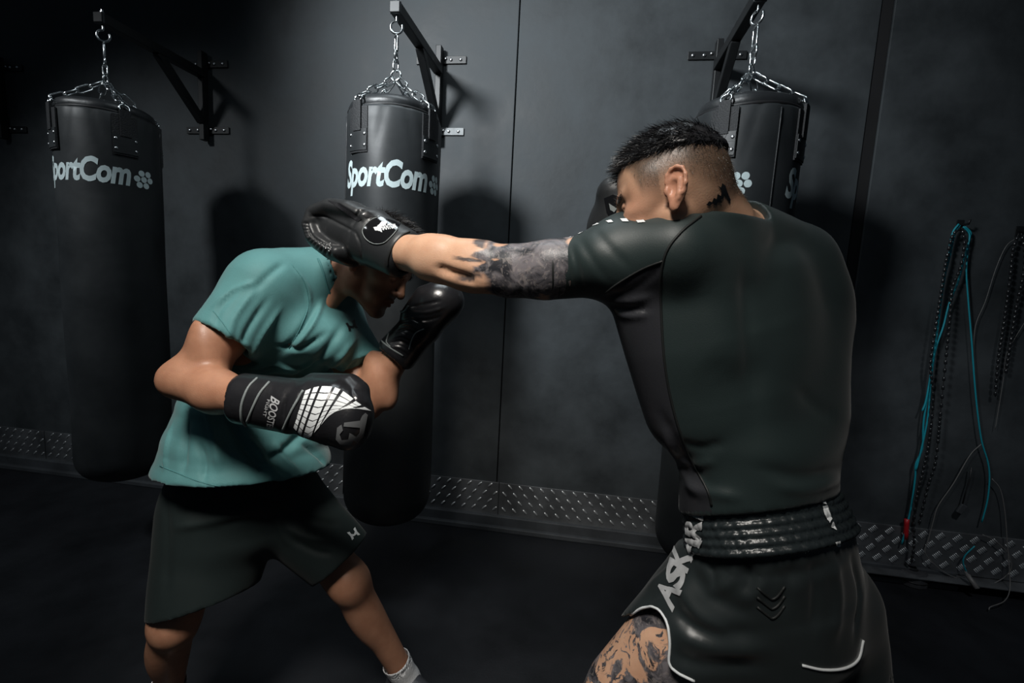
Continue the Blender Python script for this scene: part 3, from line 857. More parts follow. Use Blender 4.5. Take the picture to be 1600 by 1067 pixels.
# ------------------------------------------------------------------ head (local axes: X his right, Y forward, Z up)
def head_frame(h, pitch, roll=0.0):
    """h: horizontal facing direction (camera-space mix), pitch down, roll"""
    h = unit(h); U = V3(CU)-h*(V3(CU)@h); U = unit(U)
    Y = math.cos(pitch)*h-math.sin(pitch)*U; Z = math.sin(pitch)*h+math.cos(pitch)*U
    X = np.cross(Y, Z)
    c, s = math.cos(roll), math.sin(roll)
    X, Z = c*X+s*Z, -s*X+c*Z
    return np.array([X, Y, Z])
def head(f, O, A, s=1.0, lid=True):
    O = V3(O)
    w = lambda x, y, z: O+s*(x*A[0]+y*A[1]+z*A[2])
    E_ = lambda x, y, z, rx, ry, rz: ell(w(x, y, z), (rx*s, ry*s, rz*s), A)
    C_ = lambda a, b, ra, rb: cone(w(*a), w(*b), ra*s, rb*s)
    f.add(E_(0, -0.008, 0.030, 0.075, 0.090, 0.083), 0.02)
    f.add(E_(0, 0.042, 0.036, 0.060, 0.046, 0.054), 0.025)
    f.add(E_(0, 0.030, -0.035, 0.060, 0.058, 0.070), 0.025)
    for q in (-1, 1):
        f.add(C_((q*0.012, 0.086, 0.012), (q*0.046, 0.068, 0.013), 0.0095, 0.0085), 0.014)      # brow ridge
        f.add(E_(q*0.048, 0.052, -0.022, 0.020, 0.022, 0.016), 0.022)                              # cheekbone
        f.add(C_((q*0.056, -0.002, -0.050), (q*0.050, 0.006, -0.082), 0.018, 0.017), 0.022)        # jaw corner
        f.add(C_((q*0.050, 0.006, -0.082), (q*0.016, 0.074, -0.112), 0.017, 0.014), 0.022)         # jaw line
        f.add(E_(q*0.036, 0.058, -0.060, 0.022, 0.024, 0.026), 0.02)                               # cheek
        f.add(E_(q*0.060, 0.030, 0.014, 0.014, 0.03, 0.03), 0.02)                                  # temple
    f.add(E_(0, 0.070, -0.085, 0.026, 0.020, 0.024), 0.02)
    f.add(E_(0, 0.080, -0.110, 0.019, 0.015, 0.015), 0.014)                                        # chin
    for q in (-1, 1):
        f.cut(E_(q*0.032, 0.096, -0.004, 0.0175, 0.018, 0.0115), 0.014)                            # socket
        f.add(E_(q*0.031, 0.0715, -0.005, 0.0145, 0.0135, 0.0120), 0.003)                          # eyeball with lid
        f.cut(C_((q*0.019, 0.0850, -0.0085), (q*0.044, 0.0790, -0.0085), 0.0011, 0.0011), 0.002)   # lash line
    f.add(C_((0, 0.086, 0.006), (0, 0.106, -0.030), 0.0085, 0.0105), 0.010)                        # nose bridge
    f.add(E_(0, 0.1075, -0.036, 0.0105, 0.0105, 0.0095), 0.008)
    for q in (-1, 1):
        f.add(E_(q*0.0125, 0.0955, -0.0385, 0.0075, 0.0095, 0.0075), 0.006)
        f.cut(E_(q*0.0065, 0.1010, -0.0470, 0.0035, 0.0045, 0.0030), 0.003)
    f.add(C_((-0.020, 0.0835, -0.0655), (0, 0.0955, -0.0620), 0.0045, 0.0062), 0.006)
    f.add(C_((0.020, 0.0835, -0.0655), (0, 0.0955, -0.0620), 0.0045, 0.0062), 0.006)
    f.add(C_((-0.017, 0.0835, -0.0735), (0, 0.0930, -0.0755), 0.0042, 0.0068), 0.006)
    f.add(C_((0.017, 0.0835, -0.0735), (0, 0.0930, -0.0755), 0.0042, 0.0068), 0.006)
    f.cut(C_((-0.021, 0.0885, -0.0688), (0, 0.1005, -0.0690), 0.0014, 0.0018), 0.003)
    f.cut(C_((0.021, 0.0885, -0.0688), (0, 0.1005, -0.0690), 0.0014, 0.0018), 0.003)
    f.cut(E_(0, 0.1000, -0.0910, 0.020, 0.010, 0.006), 0.010)                                      # fold above chin
    # ears
    for q in (-1, 1):
        ec = (q*0.0755, -0.014, -0.012)
        up = np.array([0, -0.22, 0.975]); fw = np.array([q*-0.42, 0.885, 0.20]); fw = fw/np.linalg.norm(fw); out = np.cross(fw, up)*(1 if q < 0 else -1)
        out = out if out[0]*q > 0 else -out
        def e(a, b, c): return tuple(np.array(ec)+fw*a+up*b+out*c)
        Al = np.array([fw, up, out])@A     # rows in world
        EE = lambda a, b, c, r1, r2, r3: ell(w(*e(a, b, c)), (r1*s, r2*s, r3*s), Al)
        f.add(EE(-0.004, 0.000, 0.010, 0.0185, 0.0300, 0.0060), 0.006)
        rim = [(0.012, 0.008), (0.012, 0.020), (0.006, 0.029), (-0.004, 0.032), (-0.014, 0.028), (-0.020, 0.017), (-0.021, 0.004), (-0.017, -0.009), (-0.010, -0.020)]
        for k in range(len(rim)-1):
            (a0, b0), (a1, b1) = rim[k], rim[k+1]
            f.add(C_(e(a0, b0, 0.0145), e(a1, b1, 0.0145), 0.0034, 0.0034), 0.003)
        f.add(EE(-0.003, -0.028, 0.011, 0.0085, 0.0100, 0.0050), 0.005)                           # lobe
        f.cut(EE(0.000, 0.000, 0.0185, 0.0105, 0.0150, 0.0090), 0.003)                            # concha
        f.cut(EE(-0.004, 0.0205, 0.0180, 0.0100, 0.0060, 0.0050), 0.003)
        f.cut(C_(e(-0.015, 0.020, 0.0165), e(-0.015, -0.006, 0.0165), 0.0024, 0.0024), 0.002)
        f.add(EE(0.0115, -0.004, 0.0135, 0.0045, 0.0075, 0.0045), 0.004)                          # tragus
        f.add(C_(e(-0.010, 0.012, 0.0135), e(-0.009, -0.012, 0.0145), 0.003, 0.003), 0.003)       # antihelix
    return w
def local(P, O, A, s=1.0): return ((P-V3(O))@A.T)/s
def glove_obj(name, f, matname, parent, specs=(), relax=2):
    V, Q = f.mesh(relax)
    b = bvh_of(V, Q)
    if specs:
        V = folds(V, Q, b, specs); b = bvh_of(V, Q)
    o = link(name, np_mesh(name, V, Q), MT[matname], parent)
    return o, b
def box_of(pts, m):
    P = np.array([V3(p) for p in pts]); return P.min(0)-m, P.max(0)+m

# ================================================================== fighter throwing the punch (black kit)
RP = empty('person', (at(1200, 1200, 1.02)[0], at(1200, 1200, 1.02)[1], 0.0))
tag(RP, 'man in black rash guard and satin shorts throwing a straight left punch', 'person')
R_ = lambda u, v, d: at(u, v, d)
def dirc(r, u, f): return unit(V3(CR)*r+V3(CU)*u+V3(CF)*f)
# joints
r_sh_l, r_el_l, r_wr_l = R_(978, 403, .855), R_(742, 414, .945), R_(606, 390, 1.045)
r_sh_r, r_el_r, r_wr_r = R_(1240, 440, .985), R_(1120, 580, 1.12), R_(1010, 400, 1.06)
hd_O = R_(1052, 309, .825); hd_A = head_frame(V3(CR)*-math.cos(0.44)+V3(CF)*math.sin(0.44), math.radians(9), math.radians(0)); hd_s = 0.99
neck_b = R_(1112, 372, .885)
sideP, sideC = dirc(-0.80, 0.03, -0.60), dirc(-0.93, 0.05, -0.36)
tor_p = [R_(1212, 925, .955), R_(1200, 850, .945), R_(1192, 785, .935), R_(1178, 690, .925), R_(1158, 600, .915), R_(1140, 520, .912), R_(1126, 450, .910), R_(1116, 400, .905)]
tor_s = [sideP, sideP, sideP, sideP*0.6+sideC*0.4, sideC, sideC, sideC, sideC]
tor_a = [.165, .160, .145, .152, .172, .184, .182, .140]
tor_b = [.120, .115, .105, .112, .120, .122, .108, .080]
hipL, hipR = R_(1125, 935, .925), R_(1282, 935, .985)
kneeL = R_(925, 1120, 1.02); kneeL[2] = 0.50
kneeR = R_(1312, 1180, 0.98); kneeR[2] = 0.50
ankL = np.array([kneeL[0]-0.02, kneeL[1]+0.10, 0.09]); ankR = np.array([kneeR[0]+0.10, kneeR[1]-0.14, 0.10])

def r_torso(f, g=0.0, kk=0.03):
    f.add(loft(tor_p, tor_s, [a+g for a in tor_a], [b+g for b in tor_b], 2.0), kk)
    f.add(cone(R_(1085, 350, .870), R_(985, 385, .860), .052+g, .058+g), 0.04)       # trapezius / shoulder tops
    f.add(cone(R_(1130, 355, .895), R_(1235, 410, .970), .056+g, .070+g), 0.05)
    f.add(cone(R_(1235, 425, .965), R_(1262, 500, .985), .072+g, .068+g), 0.05)       # right shoulder mass
    f.add(cone(R_(1250, 480, .95), R_(1240, 640, .935), .075+g, .085+g), 0.06)        # right lat
    f.add(cone(R_(1010, 470, .865), R_(1075, 640, .89), .060+g, .075+g), 0.05)        # left lat
    f.add(cone(R_(1090, 430, .815+.02), R_(1100, 540, .815+.03), .055+g, .050+g), 0.06)  # shoulder blade
    f.add(cone(R_(1195, 450, .885), R_(1195, 540, .880), .055+g, .050+g), 0.06)
def r_sleeve(f, g=0.0):
    f.add(ell(R_(975, 412, .855), (.078+g, .062+g, .066+g), np.array([unit(r_el_l-r_sh_l), V3(CU), V3(CF)])), 0.04)
    f.add(cone(R_(985, 405, .856), R_(855, 425, .897), .062+g, .050+g), 0.03)
lo, hi = box_of([tor_p[0], kneeL, kneeR, (ankL[0], ankL[1], -0.0), ankR, r_wr_l, hd_O, r_el_r, r_wr_r, hipR], 0.0)
lo -= np.array([.12, .14, 0.02]); hi += np.array([.22, .24, 0.16]); lo[2] = -0.015
f = Field(lo, hi, 0.0080, [(hd_O-0.125, hd_O+0.125, 0.0024)])
r_torso(f, -0.008)
f.add(cone(R_(1086, 318, .835), neck_b, .060, .070), 0.025)
f.add(cone(R_(1075, 330, .80), R_(1060, 372, .83), .028, .024), 0.03)          # neck muscle
f.add(cone(R_(1098, 300, .825), R_(1120, 350, .86), .048, .058), 0.02)
# left arm
f.add(cone(r_sh_l, R_(860, 424, .895), .062, .048), 0.03)
f.add(cone(R_(880, 418, .89), R_(800, 424, .920), .045, .043), 0.03)
f.add(cone(R_(850, 436, .885), R_(790, 440, .92), .034, .028), 0.02)             # triceps
f.add(cone(R_(855, 408, .885), R_(795, 408, .915), .034, .026), 0.02)            # biceps
f.add(cone(R_(800, 422, .920), R_(735, 417, .945), .043, .044), 0.02)
f.add(cone(R_(755, 405, .93), R_(672, 394, .975), .036, .034), 0.02)             # brachioradialis
f.add(cone(R_(742, 428, .935), R_(668, 414, .975), .036, .030), 0.022)
f.add(ball(R_(757, 440, .915), .018), 0.02)                                       # elbow point
f.add(cone(R_(690, 404, .972), r_wr_l, .044, .036), 0.02)
f.cut(cone(R_(690, 420, .925), R_(735, 434, .900), .004, .004), 0.016)            # groove between forearm muscles
f.cut(cone(R_(742, 404, .880), R_(755, 415, .872), .008, .004), 0.014)            # elbow dimple
f.add(cone(r_wr_l, R_(540, 367, 1.11), .034, .04), 0.02)
# right arm (guard, beyond the body)
f.add(cone(r_sh_r, r_el_r, .058, .044), 0.03); f.add(cone(r_el_r, r_wr_r, .046, .034), 0.03); f.add(cone(r_wr_r, R_(985, 350, 1.02), .034, .035), 0.02)
# legs and feet
f.add(cone(hipL, kneeL, .084, .062), 0.03); f.add(cone(hipL+0.35*(kneeL-hipL), hipL+0.7*(kneeL-hipL), .088, .078), 0.03)
f.add(cone(kneeL, ankL, .058, .040), 0.03); f.add(ell(kneeL*0.65+ankL*0.35+np.array([0.01, -0.03, 0]), (.05, .052, .10)), 0.03)
f.add(cone(ankL, (ankL[0]-0.15, ankL[1]+0.05, 0.03), .040, .03), 0.03); f.add(ball(ankL*np.array([1, 1, 0.5]), .042), 0.02)
f.add(cone(hipR, kneeR, .098, .062), 0.04); f.add(cone(kneeR, ankR, .058, .040), 0.03)
f.add(ell(kneeR*0.65+ankR*0.35+np.array([0.01, -0.03, 0]), (.05, .052, .10)), 0.03)
f.add(cone(ankR, (ankR[0]-0.15, ankR[1]+0.06, 0.03), .040, .03), 0.03); f.add(ball(ankR*np.array([1, 1, 0.5]), .042), 0.02)
f.cut(half((0, 0, 0.0), (0, 0, -1)), 0.004)
head(f, hd_O, hd_A, hd_s)
V, Q = f.mesh(2)
me = np_mesh('body', V, Q)
Lh = local(V, hd_O, hd_A, hd_s)
nh = noise3(V, 90, 3); nb = noise3(V, 420, 5, 2)
inhead = (np.abs(Lh[:, 0]) < 0.11) & (np.abs(Lh[:, 1]) < 0.15) & (Lh[:, 2] > -0.16)
# clipped sides: dense at the top, fading to skin towards the ear, neck and temple
ang = Lh[:, 1]
yl = Lh[:, 1]
hairline = np.where(yl > 0.042, -0.004+(yl-0.042)*2.6, np.where(yl > 0.012, -0.012+(yl-0.012)*0.25, np.where(yl > -0.035, 0.016-np.abs(yl+0.012)*0.6, -0.002+(yl+0.035)*0.5)))
up = Lh[:, 2]-hairline+0.004*nh
stub = np.where(inhead, sstep(up, -0.012, 0.026)*0.78+sstep(up, 0.022, 0.044)*0.20, 0)
earm = (np.abs(Lh[:, 0]) > 0.079) & (np.abs(Lh[:, 1]+0.014) < 0.035) & (np.abs(Lh[:, 2]+0.012) < 0.045)
stub[earm] = 0
beard = np.where(inhead & ~earm, 0.30*sstep(-Lh[:, 2]-0.75*(0.06-np.clip(Lh[:, 1], -1, .09))*1.0, 0.028, 0.060)*sstep(Lh[:, 1], -0.02, 0.02), 0)
attr(me, 'stubble', np.clip(np.maximum(stub, beard), 0, 1))
attr(me, 'blush', np.clip(np.where(earm, 0.55, 0)+np.where(inhead, 0.35*np.exp(-((Lh[:, 1]-0.06)**2+(Lh[:, 2]+0.03)**2)/0.0016), 0), 0, 1))
# tattoo sleeve on the upper arm, lit edge broken into claws towards the elbow
ax = r_el_l-r_sh_l; La = np.linalg.norm(ax); ta = ((V-r_sh_l)@ax)/La**2
rad = np.linalg.norm(V-r_sh_l-ta[:, None]*ax, axis=1)
th = np.arctan2((V-r_sh_l)@V3(CU), (V-r_sh_l)@(-V3(CF)))
edge = 0.93+0.06*np.sin(th*9+1)+0.05*nh
tat = np.where((rad < 0.075) & (ta > 0.3), 1-sstep(ta, edge-0.02, edge+0.015), 0)
gap = sstep(noise3(V, 75, 17, 2), 0.50, 0.60)
tat = tat*(1-0.9*gap*sstep(th, 0.2, 0.9))
claw = np.where((rad < 0.07) & (ta > 0.88) & (ta < 1.13), sstep(np.sin(th*10+ta*9), 0.62, 0.78)*(1-sstep(ta, 1.02, 1.12)), 0)
tl = ((V-hipL)@(kneeL-hipL))/np.sum((kneeL-hipL)**2)
rl = np.linalg.norm(V-hipL-tl[:, None]*(kneeL-hipL), axis=1)
tat2 = np.where((rl < 0.13) & (tl > 0.2) & (tl < 1.25), 1.0, 0)
attr(me, 'tattoo', np.clip(tat, 0, 1)); attr(me, 'tattoo_fig', tat2)
attr(me, 'ink', np.clip(claw*0.9, 0, 1))
body = link('body', me, MT['skin_r'], RP)
bvR = bvh_of(V, Q)
px_poly('neck_tattoo', [[(1103, 320), (1108, 314), (1112, 316), (1115, 309), (1119, 311), (1121, 303), (1126, 306), (1127, 298), (1131, 300), (1130, 309), (1126, 312), (1128, 317), (1121, 316), (1119, 321), (1113, 318), (1108, 322)],
    [(1121, 290), (1126, 293), (1128, 286), (1133, 290), (1136, 300), (1141, 312), (1140, 318), (1136, 310), (1131, 304)]], bvR, 'print_black', body, 0.0008, 2.0)
# eyebrow, lashes
def strands(name, roots, dirs, length, width, matname, parent, curl=0.3, seg=3, seed=1):
    r = np.random.default_rng(seed); n = len(roots)
    L = length*(0.7+0.6*r.random(n)); tiltv = r.normal(size=(n, 3))*0.22
    D = dirs+tiltv; D /= np.linalg.norm(D, axis=1)[:, None]
    side = np.cross(D, r.normal(size=(n, 3))); side /= np.linalg.norm(side, axis=1)[:, None]
    Vs = []; Qs = []
    for k in range(seg+1):
        t = k/seg
        c = roots+D*(L*t)[:, None]+np.array([0, 0, -1.0])*(curl*L*t*t)[:, None]
        w = width*(1-0.8*t)
        Vs.append(c-side*w/2); Vs.append(c+side*w/2)
    Vv = np.stack(Vs, 1).reshape(-1, 3); b = np.arange(n)*(2*(seg+1))
    for k in range(seg): Qs.append(np.stack([b+2*k, b+2*k+1, b+2*k+3, b+2*k+2], -1))
    return link(name, np_mesh(name, Vv, np.concatenate(Qs)), MT[matname], parent)
def scalp_points(V, Q, mask, n, seed):
    r = np.random.default_rng(seed); N = vnormals(V, Q)
    i = np.nonzero(mask)[0]; k = r.choice(i, n)
    return V[k]+r.normal(size=(n, 3))*0.0012, N[k]
top_m = inhead & (Lh[:, 2] > 0.058) & ~earm
pts, nr = scalp_points(V, Q, top_m, 5200, 2)
comb = (hd_A[1]*0.75-hd_A[0]*0.15)
strands('hair', pts-nr*0.001, nr*0.55+comb, 0.021, 0.0012, 'hair', RP, 0.15, 3, 3)
pts, nr = scalp_points(V, Q, inhead & (up > 0.016) & (Lh[:, 2] < 0.066) & ~earm, 3000, 5)
strands('hair_fade', pts, nr*0.30-hd_A[2]*0.9-hd_A[1]*0.25, 0.0040, 0.0004, 'hair_fade', RP, 0.0, 2, 4)
# cropped top as a solid under-layer
fh = Field(hd_O-0.15, hd_O+0.15, 0.0035)
head_c = lambda x, y, z: hd_O+hd_s*(x*hd_A[0]+y*hd_A[1]+z*hd_A[2])
fh.add(ell(head_c(0, -0.008, 0.034), np.array((0.079, 0.095, 0.089))*hd_s, hd_A), 0.01)
fh.add(ell(head_c(0, 0.042, 0.046), np.array((0.060, 0.046, 0.054))*hd_s, hd_A), 0.02)
fh.cut(half(head_c(0, 0.02, 0.066), -(hd_A[2]*1.0-hd_A[1]*0.10)), 0.004)
fh.cut(half(head_c(0, 0.068, 0.06), hd_A[1]*1.0-hd_A[2]*0.8), 0.004)
Vh, Qh = fh.mesh(1)
Vh = Vh+vnormals(Vh, Qh)*(noise3(Vh, 210, 8, 2)*0.0022)[:, None]
link('hair_crown', np_mesh('hair_crown', Vh, Qh), MT['hair'], RP)
pts, nr = scalp_points(Vh, Qh, local(Vh, hd_O, hd_A, hd_s)[:, 2] > 0.05, 3600, 9)
strands('hair_top', pts-nr*0.002, nr*0.35+comb, 0.020, 0.0013, 'hair', RP, 0.1, 3, 7)
Lc = local(Vh, hd_O, hd_A, hd_s)
pts, nr = scalp_points(Vh, Qh, (Lc[:, 2] < 0.080) & (np.abs(Lc[:, 0]) > 0.03), 2600, 29)
strands('hair_edge', pts-nr*0.0015, nr*0.22-hd_A[2]*0.7+hd_A[1]*0.45, 0.016, 0.0010, 'hair', RP, 0.0, 3, 27)
browm = inhead & (np.abs(np.abs(Lh[:, 0])-0.031) < 0.018) & (np.abs(Lh[:, 2]-0.0145) < 0.0045) & (Lh[:, 1] > 0.05)
pts, nr = scalp_points(V, Q, browm, 420, 6)
strands('eyebrow', pts, nr*0.4-hd_A[2]*0.1+hd_A[1]*-0.4, 0.007, 0.0007, 'hair', RP, 0.0, 2, 8)

wA, wB, wC = R_(1075, 798, .93), R_(1325, 762, .955), R_(1195, 797, .805)      # three points on the top edge of the waistband
nb_ = unit(np.cross(wB-wA, wC-wA)); nb_ = nb_ if nb_[2] < 0 else -nb_
wb_t = (wA+wB)/2-V3(CR)*0.018; wb_b = wb_t+nb_*0.072; wb_hem = wb_t+nb_*0.004
# ---- rash guard
lo, hi = box_of(tor_p+[R_(855, 425, .897), r_sh_r, R_(1112, 330, .86)], 0.16)
f = Field(lo, hi, 0.0052)
r_torso(f, 0.004); r_sleeve(f, 0.002)
f.add(cone(r_sh_r, r_sh_r*0.5+r_el_r*0.5, .066, .058), 0.03)
f.add(cone(R_(1100, 338, .86), R_(1108, 375, .885), .070, .085), 0.03)
f.cut(cap(R_(858, 425, .896), r_el_l-r_sh_l, .13), 0.003)
f.add(cone(R_(985, 404, .840), R_(1058, 398, .802), .042, .050), 0.04)
f.add(cone(R_(1058, 392, .800), R_(1112, 400, .845), .050, .060), 0.06)
f.add(cone(R_(1128, 366, .90), R_(1190, 392, .945), .062, .066), 0.03)
f.add(loft([R_(1186, 690, .925), R_(1182, 750, .93), R_(1180, 800, .935)], [sideP]*3, [.166, .172, .172], [.122, .126, .126]), 0.03)
f.add(cone(R_(1098, 340, .852), R_(1110, 375, .885), .074, .088), 0.02)
f.cut(half(wb_hem, nb_), 0.003)
f.cut(cap(R_(1098, 333, .850), dirc(0.10, 1, -0.22), .12), 0.004)      # neckline

V, Q = f.mesh(3); b0 = bvh_of(V, Q)
sp = []
for k, x in enumerate((868, 880, 893)): sp.append(([(x, 384-0.25*k), (x+6+k*2, 420), (x+12+3*k, 462)], .006, -.0025))
sp += [([(905, 372), (925, 405), (950, 440)], .007, -.002), ([(930, 360), (955, 390), (985, 420)], .007, -.0018),
       ([(945, 462), (990, 452), (1040, 410)], .006, -.002), ([(948, 470), (985, 470), (1020, 462)], .007, .004), ([(955, 480), (985, 484), (1015, 482)], .006, -.004),
       ([(962, 492), (990, 494), (1012, 490)], .007, .004), ([(1030, 640), (1060, 700), (1110, 760)], .012, -.005), ([(1038, 670), (1062, 730), (1100, 780)], .010, .005),
       ([(1042, 710), (1080, 725), (1120, 720)], .009, .0045), ([(1045, 745), (1090, 765), (1160, 778)], .010, .005), ([(1060, 690), (1100, 700), (1135, 690)], .010, -.004),
       ([(1180, 730), (1250, 745), (1310, 735)], .012, -.004), ([(1210, 760), (1260, 765), (1312, 752)], .010, .004), ([(1120, 420), (1125, 500), (1140, 600)], .035, .004),
       ([(1165, 400), (1170, 520), (1185, 680)], .020, -.006), ([(1100, 560), (1150, 590), (1210, 570)], .03, -.003), ([(1240, 600), (1280, 640), (1310, 650)], .014, -.003)]
V = folds(V, Q, b0, sp)
V = V+vnormals(V, Q)*(noise3(V, 28, 12, 2)*0.0012)[:, None]
me = np_mesh('rash_guard', V, Q); shirtR = link('rash_guard', me, MT['rash'], RP)
bsR = bvh_of(V, Q)
# side panel faces take the charcoal lycra
me.materials.append(MT['rash_side'])
def in_poly(u, v, P):
    P = np.array(P, float); c = np.zeros(len(u), bool); j = len(P)-1
    for i in range(len(P)):
        x0, y0 = P[i]; x1, y1 = P[j]
        m = ((y0 > v) != (y1 > v)) & (u < (x1-x0)*(v-y0)/(y1-y0+1e-12)+x0); c ^= m; j = i
    return c
def to_px(P):
    d = P-CAM; z = d@V3(CF); return 800+FPX*(d@V3(CR))/z, 533.5-FPX*(d@V3(CU))/z, z
seam_px = [(1095, 338), (1065, 362), (1042, 392), (1033, 430), (1033, 480), (1038, 560), (1050, 630), (1072, 700), (1105, 765), (1112, 790)]
under_px = [(1036, 408), (1005, 420), (970, 440), (945, 458)]
cc = V[Q].mean(1); uu, vv_, zz = to_px(cc)
panel = in_poly(uu, vv_, under_px[::-1]+[(1036, 408), (1033, 480), (1038, 560), (1050, 630), (1072, 700), (1105, 765), (1112, 800), (1000, 800), (960, 600), (930, 470)]) & (zz < 0.93)
mi = panel.astype(np.int32); me.polygons.foreach_set('material_index', mi); me.update()
pipe_on('seam', bsR, seam_px, .0022, 'rash_seam', shirtR, off=0.0004)
pipe_on('seam', bsR, under_px, .0020, 'rash_seam', shirtR, off=0.0004)
pipe_on('hem', bsR, [(862, 388), (864, 410), (864, 440), (862, 464)], .0022, 'rash_seam', shirtR, off=0.0004)
pipe_on('hem', bsR, [(872, 387), (874, 410), (875, 440), (873, 465)], .0014, 'rash_seam', shirtR, off=0.0002)

# ---- fight shorts
lo, hi = box_of([tor_p[0], tor_p[2], hipL, hipR, R_(985, 1060, .97), R_(1310, 1090, .98)], 0.20)
f = Field(lo, hi, 0.0055)
sh_p = [wb_t+nb_*0.035, wb_t+nb_*0.065, R_(1206, 900, .950), R_(1212, 960, .958)]
f.add(loft(sh_p, [sideP]*4, [.168, .172, .184, .186], [.128, .133, .148, .148]), 0.04)
legL0, legL1 = R_(1128, 925, .92), R_(985, 1095, .99)
legR0, legR1 = R_(1285, 940, .985), R_(1302, 1120, .985)
f.add(cone(legL0, legL1, .108, .112), 0.05); f.add(cone(legR0, legR1, .104, .110), 0.04)
f.cut(cap(R_(1300, 1040, .985), legR1-legR0+V3(CU)*-0.02+V3(CR)*-0.05, .24), 0.004)
f.cut(cone(R_(1296, 1030, .985), R_(1305, 1150, .985), .098, .104), 0.003)
# side slit and hem of the front leg
def prism(poly, d0, d1):
    Pp = np.array(poly, float)
    def fn(P):
        u, v, z = to_px(P.reshape(-1, 3))
        ins = in_poly(u, v, Pp); best = np.full(len(u), 1e9)
        for i in range(len(Pp)):
            a, b = Pp[i], Pp[(i+1) % len(Pp)]; ab = b-a
            t = np.clip(((u-a[0])*ab[0]+(v-a[1])*ab[1])/(ab@ab), 0, 1)
            best = np.minimum(best, np.hypot(u-a[0]-t*ab[0], v-a[1]-t*ab[1]))
        d = np.where(ins, -best, best)*z/FPX
        return np.maximum(d, np.maximum(d0-z, z-d1)).reshape(P.shape[:-1])
    pts = [R_(u, v, d) for (u, v) in poly for d in (d0, d1)]
    return Prim(fn, np.min(pts, 0), np.max(pts, 0))
slit = smooth_path([V3(p) for p in [(957, 940), (966, 962), (980, 962), (1005, 951), (1026, 953), (1040, 972), (1044, 1005), (1043, 1035), (1056, 1052), (1085, 1068), (1125, 1085), (1160, 1130)]], 4)
slit_poly = [tuple(p) for p in slit]+[(1140, 1400), (800, 1400), (800, 940)]
f.cut(prism(slit_poly, 0.6, 1.3), 0.003)
f.cut(half(wb_t+nb_*0.062, -nb_), 0.003)
V, Q = f.mesh(3); b0 = bvh_of(V, Q)
sp = [([(1075, 880), (1110, 930), (1180, 965)], .016, -.006), ([(1055, 900), (1090, 960), (1160, 1000)], .016, .007), ([(1048, 950), (1100, 985), (1190, 990)], .014, -.007),
      ([(1050, 985), (1110, 1010), (1210, 1015)], .016, .007), ([(1048, 1020), (1100, 1040), (1200, 1040)], .014, -.006), ([(1150, 880), (1140, 910), (1100, 930)], .010, .005),
      ([(1200, 885), (1185, 920), (1150, 945)], .012, .005), ([(1240, 880), (1230, 920), (1220, 960)], .010, -.004), ([(1270, 875), (1275, 920), (1270, 1000)], .012, -.005),
      ([(1300, 870), (1310, 930), (1300, 1010)], .013, .005), ([(1330, 865), (1345, 930), (1335, 1000)], .010, -.005), ([(1062, 870), (1030, 905), (985, 935)], .010, .005),
      ([(1080, 890), (1040, 920), (1000, 945)], .010, -.005), ([(1110, 880), (1115, 900), (1118, 930)], .008, -.004), ([(1170, 878), (1172, 905), (1165, 930)], .008, -.004)]
V = folds(V, Q, b0, sp); V = V+vnormals(V, Q)*(noise3(V, 34, 14, 2)*0.0016)[:, None]
shortsR = link('shorts', np_mesh('shorts', V, Q), MT['satin'], RP); bshR = bvh_of(V, Q)
# gathered waistband: five stitched channels
f = Field(*box_of([wb_t, wb_b], 0.25), 0.0040)
f.add(loft([wb_t, wb_b], [sideP]*2, [.176, .188], [.130, .143]), 0.004)
f.cut(half(wb_t, -nb_), 0.004); f.cut(half(wb_b+nb_*0.004, nb_), 0.004)
f.cut(loft([wb_t-0.05*nb_, wb_t+0.02*nb_], [sideP]*2, [.156]*2, [.119]*2), 0.003)
V, Q = f.mesh(1)
ctr = (wb_t+wb_b)/2; aa = np.arctan2((V-ctr)@np.cross(nb_, sideP), (V-ctr)@sideP)
hz = (V-wb_t)@nb_/np.linalg.norm(wb_b-wb_t)
ch = np.floor(np.clip(hz, 0, .999)*5)
tuck = np.abs(np.sin(np.pi*np.clip(hz, 0, 1)*5))**0.6
puck_ = np.sin(aa*46+ch*1.7+1.5*np.sin(aa*11+ch))+0.6*np.sin(aa*83+ch*2.9)
V = V+vnormals(V, Q)*(0.0055*(tuck-0.7)+puck_*0.0010*tuck)[:, None]
bandR = link('waistband', np_mesh('waistband', V, Q), MT['satin_band'], shortsR)
allb = BVHTree.FromPolygons
def joined_bvh(objs):
    vs_, ps = [], []
    for o in objs:
        n0 = len(vs_); vs_ += [v.co.copy() for v in o.data.vertices]; ps += [[i+n0 for i in p.vertices] for p in o.data.polygons]
    return BVHTree.FromPolygons(vs_, ps)
bAll = joined_bvh([shortsR, bandR])
# white piping on the slit and on the far hem
pipe_on('piping', bAll, [(958, 938), (963, 957), (976, 964)]+[(1005, 949), (1027, 951), (1042, 972), (1047, 1005), (1046, 1035), (1058, 1050), (1085, 1064)], .0026, 'print_pure', shortsR, off=0.0008)
pipe_on('piping', bAll, [(1253, 1039), (1285, 1046), (1318, 1044), (1340, 1030), (1348, 1000)], .0024, 'print_pure', shortsR, off=0.0008)
